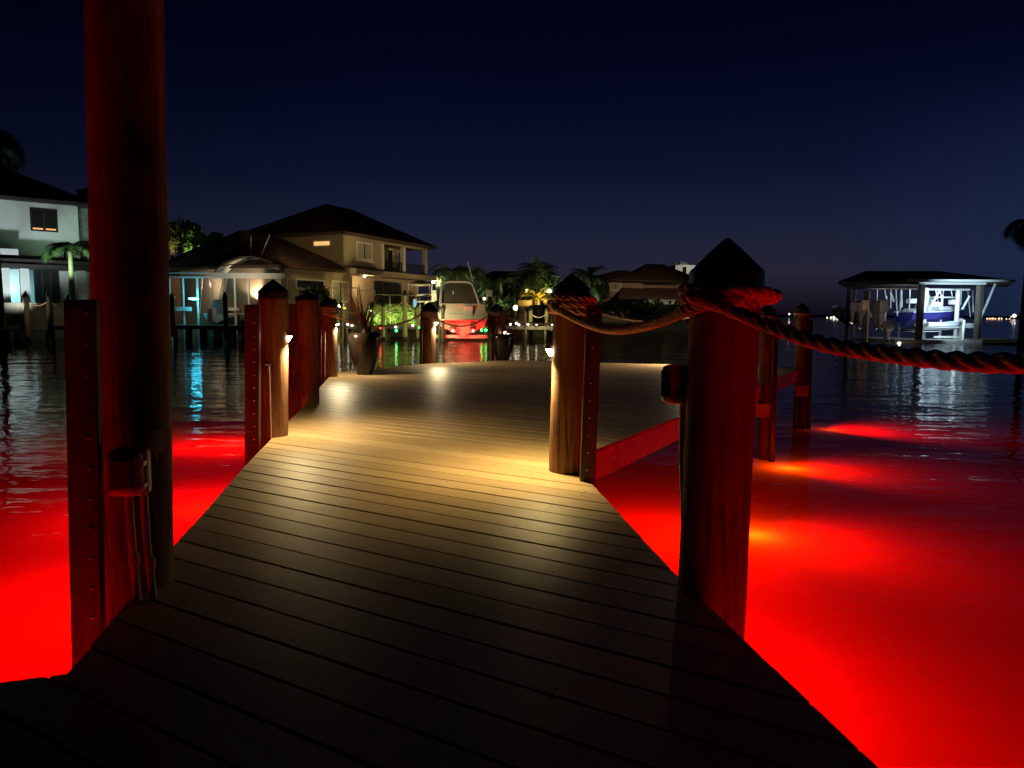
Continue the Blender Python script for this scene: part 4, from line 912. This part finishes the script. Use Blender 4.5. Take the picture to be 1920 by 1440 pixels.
for a, b in ((358, 365), (388, 378), (392, 405), (398, 412)):
    x, x2 = at(a, 550, 57).x - t.location.x, at(b, 550, 57).x - t.location.x
    MB().tube([(x, 2.5, .9), (x2, 2.5, zt - .3)], .05, 8).build('brace', M_ALU, t)
MB().box((X0, Yn - .2, at(320, 583, 56).z), (at(358, 583, 56).x - t.location.x, Yn + .2, at(320, 575, 56).z)).build('lift_beam', M_ALU, t)
MB().box((at(426, 583, 56).x - t.location.x, Yn - .2, at(320, 582, 56).z), (at(447, 583, 56).x - t.location.x, Yn + .2, at(320, 576, 56).z)).build('lift_beam', M_ALU, t)
MB().lathe([(.05, 0), (.36, .04), (.33, .12), (.05, .15)], at(363, 562, 55.3) - t.location, 18).build('lift_lamp', E_CYAN, t)
light('lift_cyan', 'POINT', at(376, 572, 55.2), 3, (.15, .85, 1), t, .2); light('lift_cyan', 'SPOT', at(400, 540, 56.5), 60, (.15, .85, 1), t, .2, at(418, 500, 58), 50, .8)
light('lift_warm', 'SPOT', at(480, 560, 57.2), 700, (1, .84, .6), t, .2, at(478, 500, 59), 95, .6); light('lift_warm', 'POINT', at(395, 536, 58.5), 90, (1, .85, .65), t, .2)
light('lift_warm', 'POINT', at(440, 530, 53.5), 140, (1, .85, .62), t, .2)

def boat(name, label, cat, px, py, Y, Lb, beam, dep, rz, mh, ms=None, keel=.45, trim=None, flare=1.0, group=None):
    """hull lofted stern to bow along local +y; origin at transom centre at the gunwale"""
    t = thing(name, label, cat, at(px, py, Y), group, rz); secs = []; N = 10
    for k in range(N + 1):
        u = k / N; bw = beam / 2 * (1 - max(0, (u - .35) / .65) ** 2.2) + .01; sh = .28 * dep * u ** 2; kz = -dep * (1 - .75 * max(0, (u - .6) / .4) ** 2); cz = -dep * keel * (1 - .6 * u ** 3)
        secs.append([Vector((-bw, u * Lb, sh)), Vector((-bw * 1.0, u * Lb, sh - .12 * dep)), Vector((-bw * .86, u * Lb, cz + sh * .4)), Vector((-bw * .42, u * Lb, (cz + kz) / 2)), Vector((0, u * Lb, kz)),
                     Vector((bw * .42, u * Lb, (cz + kz) / 2)), Vector((bw * .86, u * Lb, cz + sh * .4)), Vector((bw * 1.0, u * Lb, sh - .12 * dep)), Vector((bw, u * Lb, sh))])
    MB().loft(secs).build('hull', mh, t, smooth=True)
    d = MB(); g = [s[0] for s in secs] + [s[-1] for s in reversed(secs)]
    d.tube([p + Vector((0, 0, .04)) for p in [s[0] for s in secs]] + [p + Vector((0, 0, .04)) for p in [s[-1] for s in reversed(secs)]], .06, 6); d.build('gunwale', ms or M_HULL, t, smooth=True)
    return t
bt = boat('small_boat', 'small covered boat hanging on the canopy lift, lit cyan', 'boat', 402, 590, 55.2, 5.2, 1.9, .75, R(-14), mat('pale_teal_gelcoat', (.35, .6, .62), .3))
MB().loft([[(-.7, .3, .05), (.7, .3, .05), (.35, .4, 1.15), (-.35, .4, 1.15)], [(-.75, 2.6, .1), (.75, 2.6, .1), (.3, 2.4, 1.25), (-.3, 2.4, 1.25)]]).build('boat_cover', M_CANVAS, bt)
MB().box((-.25, -.55, -.6), (.25, -.02, .5)).build('outboard', M_MOTOR, bt, bevel=.06)
for px, d in ((471, (472, 443)), (487, (507, 440))):
    pass
t = thing('fishing_outriggers', 'pair of thin white outrigger poles rising above the canopy', 'outriggers', at(487, 488, 57))
MB().tube([at(471, 486, 57) - t.location, at(470.5, 443, 57) - t.location], .035, 6).build('outrigger', M_ALU, t)
MB().tube([at(487, 485, 57) - t.location, at(506, 440, 57) - t.location], .035, 6).build('outrigger', M_ALU, t)
MB().tube([at(471, 486, 57) - t.location, at(487, 485, 57) - t.location], .05, 6).build('cross_tube', M_ALU, t)

# ---------------- cabin cruiser on its lift, stern towards us
M_CRUISE = mat('aged_cream_gelcoat', (.46, .39, .33), .35, var=.12, scale=.8)
YC = 56.5; Wc = (914 - 822) * YC / FPX
cr = boat('cabin_cruiser', 'white cabin cruiser with canvas enclosure, stern lit red, on a lift', 'boat', 868, 588, YC, 10.5, Wc, 1.75, R(3), M_CRUISE, keel=.62)
L0 = cr.location
mb = MB()
zt_, zm_ = 1.0, .0
mb.loft([[(-Wc * .48, .05, 0), (Wc * .48, .05, 0), (Wc * .46, .25, .82), (-Wc * .46, .25, .82)], [(-Wc * .46, 6, .35), (Wc * .46, 6, .35), (Wc * .36, 6.2, 1.0), (-Wc * .36, 6.2, 1.0)]]).build('cockpit', M_CRUISE, cr, bevel=.08)
# swim platform with moulded steps and handles
MB().box((-Wc * .44, -.95, -.55), (Wc * .44, .1, -.43)).build('swim_platform', M_CRUISE, cr, bevel=.05)
MB().box((Wc * .02, -.05, -.2), (Wc * .2, .02, .6)).build('transom_door', M_CRUISE, cr, bevel=.02)
for x in (-.2, .2):
    q = MB().loft([[(x * Wc - .28, -.25, -1.2), (x * Wc + .28, -.25, -1.2), (x * Wc + .2, -.1, -.6), (x * Wc - .2, -.1, -.6)], [(x * Wc - .25, .35, -1.2), (x * Wc + .25, .35, -1.2), (x * Wc + .2, .3, -.6), (x * Wc - .2, .3, -.6)]]).build('stern_drive', M_MOTOR, cr, bevel=.04)
    MB().lathe([(.03, -.03), (.26, 0), (.03, .03)], n=12).build('propeller', M_STEEL, q, M=Matrix.Translation((x * Wc, -.32, -1.2)) @ Matrix.Rotation(math.pi / 2, 4, 'X'))
def cpt(px, py, dy=0): p = at(px, py, YC + dy) - L0; return p
cs = [cpt(834, 572, .4), cpt(907, 575, .4), cpt(904, 568, .5), cpt(886, 531, 1.4), cpt(839, 530, 1.4), cpt(832, 566, .5)]
cf = [p + Vector((0, 3.6, .1)) for p in cs]
MB().loft([cs, cf]).build('canvas_enclosure', M_CANVAS, cr)
arch = [cpt(826, 574, .3), cpt(829, 542, .9), cpt(835, 530, 1.2), cpt(860, 528, 1.3), cpt(883, 530, 1.2), cpt(890, 540, .9), cpt(900, 572, .3)]
MB().tube(smooth_path(arch, .25), .11, 8).build('radar_arch', M_CRUISE, cr, smooth=True)
MB().tube([cpt(893, 545, 1.2), cpt(878, 490, 1.2)], .03, 6).build('antenna', M_ALU, cr)
MB().box(tuple(cpt(850, 545, .9)), tuple(cpt(852, 570, 1.1))).build('window_seam', M_ALU, cr)
light('stern_red', 'SPOT', at(845, 642, 53.6), 3200, (1, .03, .02), cr, .3, at(862, 612, 57), 55, .9)
light('stern_red', 'SPOT', at(890, 640, 53.8), 1300, (1, .03, .02), cr, .3, at(890, 612, 57), 55, .9)
light('stern_warm', 'POINT', at(845, 560, 52.5), 45, (1, .7, .45), cr, .3)
lf = thing('boat_lift', 'white piled boat lift with box motors round the cruiser', 'boat lift', at(868, 640, YC)); lf.location.z = WZ - 1
for px, dy in ((800, -1), (815, 4), (918, -1), (926, 4), (806, 2)):
    p = at(px, 556 if px != 800 else 565, YC + dy) - lf.location
    MB().tube([(p.x, p.y, 0), (p.x, p.y, p.z)], .16, 10).build('lift_pile', M_YPOST if px < 850 else M_DOCKWOOD, lf, smooth=True)
for px in (815, 918):
    a, b = at(px - 6, 544, YC) - lf.location, at(px + 6, 559, YC + 1) - lf.location
    MB().box(a, b).build('motor_box', M_ALU, lf, bevel=.03); a, b = at(px - 6, 559, YC) - lf.location, at(px + 6, 564, YC + .9) - lf.location
    MB().box(a, b).build('motor_bracket', M_TRIM, lf)
for z in (553, 566): MB().tube([at(782, z, YC) - lf.location, at(815, z - 2, YC) - lf.location], .06, 6).build('lift_beam', M_ALU, lf)
MB().box(at(815, 628, YC + .3) - lf.location, at(925, 634, YC + .8) - lf.location).build('cradle_beam', M_ALU, lf)
light('lift_pile_glow', 'POINT', at(798, 590, 54.0), 360, (1, .92, .42), lf, .2); light('lift_pile_glow', 'POINT', at(812, 575, 54.5), 60, (1, .95, .6), lf, .2)
kb = thing('blue_screen', 'small bluish lit panel on the dock left of the lift piles', 'panel', at(778, 568, 60)); MB().box((-.13, -.05, -.35), (.13, .05, .3)).build('face', emit('pale_blue_panel', (.35, .7, .8), .8), kb); MB().tube([(0, 0, -.35), (0, 0, -1.6)], .06, 8).build('stand', M_ALU, kb)

# ---------------- double boathouse on the right
YB = 60.0
bh = thing('boathouse', 'open double boathouse with dark hipped roof and blue white light', 'boathouse', at(1700, 640, YB)); bh.location.z = WZ
def bp(px, py, dy=0): return at(px, py, YB + dy) - bh.location
zE = bp(1700, 528).z
e = [bp(1572, 530, 0), bp(1722, 528, -1.5), bp(1722, 528, 9), bp(1590, 530, 9)]
for p in e: p.z = zE
r0, r1 = bp(1624, 508, 4), bp(1712, 508, 4); r1.z = r0.z
th = Vector((0, 0, -.25))
MB().poly(e + [r0, r1] + [p + th for p in e], [(0, 1, 5, 4), (1, 2, 5), (2, 3, 4, 5), (3, 0, 4), (0, 6, 7, 1), (1, 7, 8, 2), (2, 8, 9, 3), (3, 9, 6, 0), (9, 8, 7, 6)]).build('left_roof', M_ROOFD, bh)
e = [bp(1700, 524, -1.6), bp(1902, 531, -1.6), bp(1890, 531, 8), bp(1705, 523, 8)]; r0, r1 = bp(1700, 508, 3), bp(1762, 508, 3); r1.z = r0.z
zE2 = bp(1722, 524, -1.6).z
for p in e: p.z = zE2
MB().poly(e + [r0, r1] + [p + th * .6 for p in e], [(0, 1, 5, 4), (1, 2, 5), (2, 3, 4, 5), (3, 0, 4), (0, 6, 7, 1), (1, 7, 8, 2), (2, 8, 9, 3), (3, 9, 6, 0), (9, 8, 7, 6)]).build('right_roof', M_ROOFD, bh)
MB().box(e[0] + Vector((0, -.08, -.16)), e[1] + Vector((0, -.02, .02))).build('eave_trim', M_ALU, bh)
MB().box(bp(1724, 527, -.3), bp(1842, 534, .2)).build('front_beam', M_ALU, bh)
MB().box(bp(1738, 541, 3), bp(1815, 545, 3.3)).build('inner_beam', M_ALU, bh)
MB().box(bp(1600, 540, 2), bp(1722, 543, 2.2)).build('inner_beam', M_DOCKWOOD, bh)
for px, yt, yb, dy, r, m in ((1728, 534, 645, -.4, .28, M_JOIST), (1838, 534, 645, 0, .26, M_JOIST), (1843, 534, 605, .5, .09, M_ALU), (1592, 536, 645, 1, .14, M_DOCKWOOD), (1627, 545, 645, 0, .24, M_DOCKWOOD), (1631, 545, 600, -.3, .07, M_ALU), (1797, 545, 640, 2, .18, M_ALU), (1737, 540, 636, 2.5, .16, M_ALU), (1767, 553, 600, 3, .1, M_ALU), (1662, 556, 600, 2, .07, M_ALU), (1690, 545, 600, 5, .1, M_ALU), (1808, 600, 640, -.3, .1, M_ALU), (1604, 540, 640, 7, .14, M_DOCKWOOD)):
    T, B = bp(px, yt, dy), bp(px, yb, dy); MB().tube([(T.x, T.y, min(B.z, 0) - .5), T], r, 12).build('post', m, bh, smooth=True)
for a, b, dy in (((1866, 532), (1838, 598), 0), ((1762, 545), (1741, 582), 2), ((1818, 555), (1804, 580), 2), ((1670, 549), (1676, 566), 3)):
    MB().tube([bp(*a, dy), bp(*b, dy)], .09, 8).build('diagonal_brace', M_ALU, bh)
MB().box(bp(1680, 637, -.8) , bp(1842, 641, 7)).build('floor_deck', M_ALU, bh)
MB().box(bp(1842, 637, -1), bp(1905, 641, 3)).build('side_deck', M_DOCKWOOD, bh)
MB().box(bp(1795, 597, 2), bp(1800, 636, 2.2)).build('ladder', M_ALU, bh)
for px, py, pw, dy, kw, lc in ((1775, 543, 0, .3, 380, (.55, .8, 1)), (1765, 600, 0, -.6, 160, (.55, .8, 1)), (1780, 606, 0, -1.5, 160, (.6, .8, 1)), (1690, 548, 0, .0, 160, (.7, .85, 1))):
    light('boathouse_glow', 'POINT', at(px, py, YB + dy), kw, lc, bh, .25)
light('boathouse_glow', 'SPOT', at(1850, 590, YB - 8), 5200, (.5, .76, 1), bh, .2, at(1790, 548, YB), 52, .9)  # spot added out over the water to brighten eave and beam
sg = thing('notice_sign', 'small pale orange notice board on the left boathouse post', 'sign', at(1623, 572, YB - .6)); MB().box((-.3, -.03, -.42), (.3, .0, .42)).build('board', mat('pale_orange_sign', (.75, .42, .26), .5), sg, bevel=.01)
for z in (-.2, 0, .2): MB().box((-.2, -.036, z - .03), (.2, -.0305, z + .03)).build('lettering', M_ALU, sg)
light('sign_glow', 'POINT', at(1618, 566, YB - 2.2), 6, (1, .8, .6), sg, .1)
MB().ball((0, 0, 0), .14, 10).build('bulb', E_HOT, thing('dock_marker_light', 'lone bright light low over the water before the boathouse', 'light', at(1686, 645, YB - 2)), smooth=True)
rb_ = random.Random(3)
for k in range(9):
    px = 1742 + k * 10 + rb_.uniform(-3, 3); MB().tube([bp(px, 541 + rb_.uniform(0, 4), 1 + rb_.uniform(0, 3)), bp(px + rb_.uniform(-7, 7), 560 + rb_.uniform(0, 35), 1 + rb_.uniform(0, 3))], rb_.uniform(.03, .06), 6).build('lift_cable', M_ALU, bh)
for k in range(6):
    px = 1645 + k * 12 + rb_.uniform(-3, 3); MB().tube([bp(px, 542, 3), bp(px + rb_.uniform(-5, 5), 575 + rb_.uniform(0, 20), 3)], .05, 6).build('lift_cable', M_ALU, bh)
MB().box(bp(1745, 556, 3), bp(1800, 559, 3.2)).build('shelf', M_ALU, bh); MB().box(bp(1742, 612, 1), bp(1798, 615, 1.3)).build('bunk_board', M_ALU, bh); MB().box(bp(1690, 618, 1), bp(1760, 621, 1.3)).build('bunk_board', M_ALU, bh)
for px, py, sx in ((1750, 566, 7), (1786, 562, 5), (1812, 606, 6), (1706, 560, 6)): MB().box(bp(px, py, 2.2), bp(px + sx, py + 9, 2.8)).build('storage_box', M_ALU, bh, bevel=.03)
b2 = boat('lift_boat', 'white boat with deep blue hull raised on the right boathouse lift', 'boat', 1694, 586, 63, 6.3, 2.3, 1.15, R(-78), M_BLUE, keel=.5)
MB().loft([[(-.9, .5, .05), (.9, .5, .05), (.7, .7, .35), (-.7, .7, .35)], [(-.8, 5, .35), (.8, 5, .35), (.5, 4.8, .6), (-.5, 4.8, .6)]]).build('deck', M_HULL, b2)
MB().loft([[(-.7, 1.6, .3), (.7, 1.6, .3), (.3, 1.9, 1.5), (-.3, 1.9, 1.5)], [(-.6, 3.0, .4), (.6, 3.0, .4), (.25, 2.3, 1.6), (-.25, 2.3, 1.6)]]).build('cockpit_cover', M_HULL, b2)
b3 = boat('dinghy', 'white inflatable dinghy on the low cradle inside the boathouse', 'dinghy', 1728, 608, 61.5, 3.6, 1.5, .5, R(-84), M_HULL)
MB().tube([(-.75, 0, .0), (-.75, 2.4, .0), (-.4, 3.2, .1), (0, 3.45, .15), (.4, 3.2, .1), (.75, 2.4, 0), (.75, 0, 0)], .2, 10).build('side_tube', M_HULL, b3, smooth=True)
ck = thing('lift_cradle', 'pair of white lift beams under the dinghy', 'cradle', at(1740, 622, 61)); MB().box((-2.4, 0, 0), (1.1, .15, .16)).build('beam', M_ALU, ck); MB().box((.2, -.6, -.5), (2.5, -.45, -.34)).build('beam', M_ALU, ck)
b4 = boat('fishing_boat', 'dim grey boat with outboards in the left boathouse bay', 'boat', 1610, 580, 62.5, 8, 2.9, 1.3, R(-12), mat('dim_grey_gelcoat', (.28, .26, .27), .35), keel=.5)
def outboard(px, py, Y, hpx, wpx, m, label):
    s_ = Y / FPX; H, W_ = hpx * s_, wpx * s_; t = thing('outboard_motor', label, 'outboard', at(px, py, Y), 'outboard motors hanging in the left boathouse bay')
    MB().loft([[(-W_ * .38, -.35, 0), (W_ * .38, -.35, 0), (W_ * .38, .35, 0), (-W_ * .38, .35, 0)], [(-W_ * .5, -.42, H * .12), (W_ * .5, -.42, H * .12), (W_ * .5, .42, H * .12), (-W_ * .5, .42, H * .12)], [(-W_ * .46, -.4, H * .36), (W_ * .46, -.4, H * .36), (W_ * .46, .4, H * .36), (-W_ * .46, .4, H * .36)], [(-W_ * .2, -.2, H * .42), (W_ * .2, -.2, H * .42), (W_ * .2, .2, H * .42), (-W_ * .2, .2, H * .42)]]).build('cowl', m, t, bevel=.05)
    MB().loft([[(-W_ * .1, -.16, -H * .5), (W_ * .1, -.16, -H * .5), (W_ * .08, .2, -H * .5), (-W_ * .08, .2, -H * .5)], [(-W_ * .26, -.25, 0), (W_ * .26, -.25, 0), (W_ * .26, .3, 0), (-W_ * .26, .3, 0)]]).build('leg', m, t, bevel=.03)
    p = MB()
    for k in range(3):
        a = k * 2.094 + .4; p.obox((math.cos(a) * W_ * .2, -.28, -H * .45 + math.sin(a) * W_ * .2), (math.cos(a) * W_ * .18, .04, math.sin(a) * W_ * .18), (0, .02, 0), (-math.sin(a) * W_ * .09, 0, math.cos(a) * W_ * .09))
    p.ball((0, -.28, -H * .45), W_ * .07, 8); p.build('propeller', M_STEEL, t); return t
outboard(1597, 585, 60, 50, 15, M_MOTOR, 'leftmost dim outboard in the boathouse'); outboard(1613, 590, 59.8, 62, 16, M_MOTOR, 'second outboard, brownish, above the water')
outboard(1642, 588, 59.6, 58, 14, M_MOTOR, 'third outboard just right of the sign'); outboard(1654, 586, 59.4, 62, 15, M_HULL, 'brightest white outboard at right of the four')
for i, (px, py, Y, lb) in enumerate(((1664, 620, 59, 'lower dark outboard near the boathouse middle'),)): outboard(px, py, Y, 44, 16, M_MOTOR, lb)
light('bay_glow', 'POINT', at(1625, 590, 56.5), 30, (1, .8, .7), bh, .2)

# ---------------- far right property: bluish palm and jetty rail
palm('blurred dark blue palm at the right picture edge', 1935, 395, 46, 2.4, 18, 31, droop=1.6, base=WZ - .5)
jt = thing('jetty', 'low dim jetty with railing at the right picture edge', 'jetty', at(1905, 634, 52)); 
MB().loft([[at(1842, 642, 58) - jt.location, at(2100, 640, 50) - jt.location, at(2100, 644, 50) - jt.location, at(1842, 646, 58) - jt.location], [at(1860, 638, 66) - jt.location, at(2200, 632, 60) - jt.location, at(2200, 640, 60) - jt.location, at(1860, 641, 66) - jt.location]]).build('decking', M_DOCKWOOD, jt)
for k in range(5):
    a = at(1898 + 14 * k, 634 - k, 56 - k) - jt.location; MB().tube([a, a + Vector((0, 0, 1.3))], .035, 6).build('rail_post', M_ALU, jt)
a, b = at(1895, 604, 56) - jt.location, at(1960, 598, 52) - jt.location; MB().tube([a, b], .035, 6).build('hand_rail', M_ALU, jt)

# ---------------- lights on the shore across the bay
rnd = random.Random(11); i = 0
WRD = ['white cluster left end', 'white cluster, second', 'white cluster, brightest middle', 'white cluster, fourth', 'white cluster, fifth', 'white cluster right end', 'lone light right of the largest pile cap',
       'orange string left end', 'orange string, second', 'orange string, third', 'orange string, fourth', 'orange string, fifth', 'orange string right end', 'pale pair left', 'pale pair right', 'brightest glow at far right', 'beside the brightest glow']
for px, py, r, c in ((1551, 595.5, .7, 'w'), (1558, 595, .8, 'w'), (1564, 594.5, 1.5, 'w'), (1570, 595, 1.4, 'w'), (1576, 595.5, 1.0, 'w'), (1583, 596, .8, 'w'), (1480, 589, .8, 'w'),
                     (1851, 597.5, .9, 'o'), (1856, 598, 1.1, 'o'), (1861, 597.5, 1.2, 'o'), (1866, 598, 1.0, 'o'), (1873, 597, .9, 'o'), (1878, 597, .8, 'o'), (1887, 598.5, .7, 'w'), (1893, 598.5, .7, 'w'), (1902, 592, 1.9, 'w'), (1896, 594, .8, 'o')):
    o = MB().ball((0, 0, 0), r, 8).build('shore_light', emit('shore_white', (1, .92, .75), 3.5) if c == 'w' else emit('shore_orange', (1, .55, .3), 2.2), smooth=True); o.location = at(px, py, 800 if px != 1480 else 700); o.modifiers.clear()
    tag(o, 'distant shore light, ' + WRD[i], 'light', 'lights across the bay'); i += 1
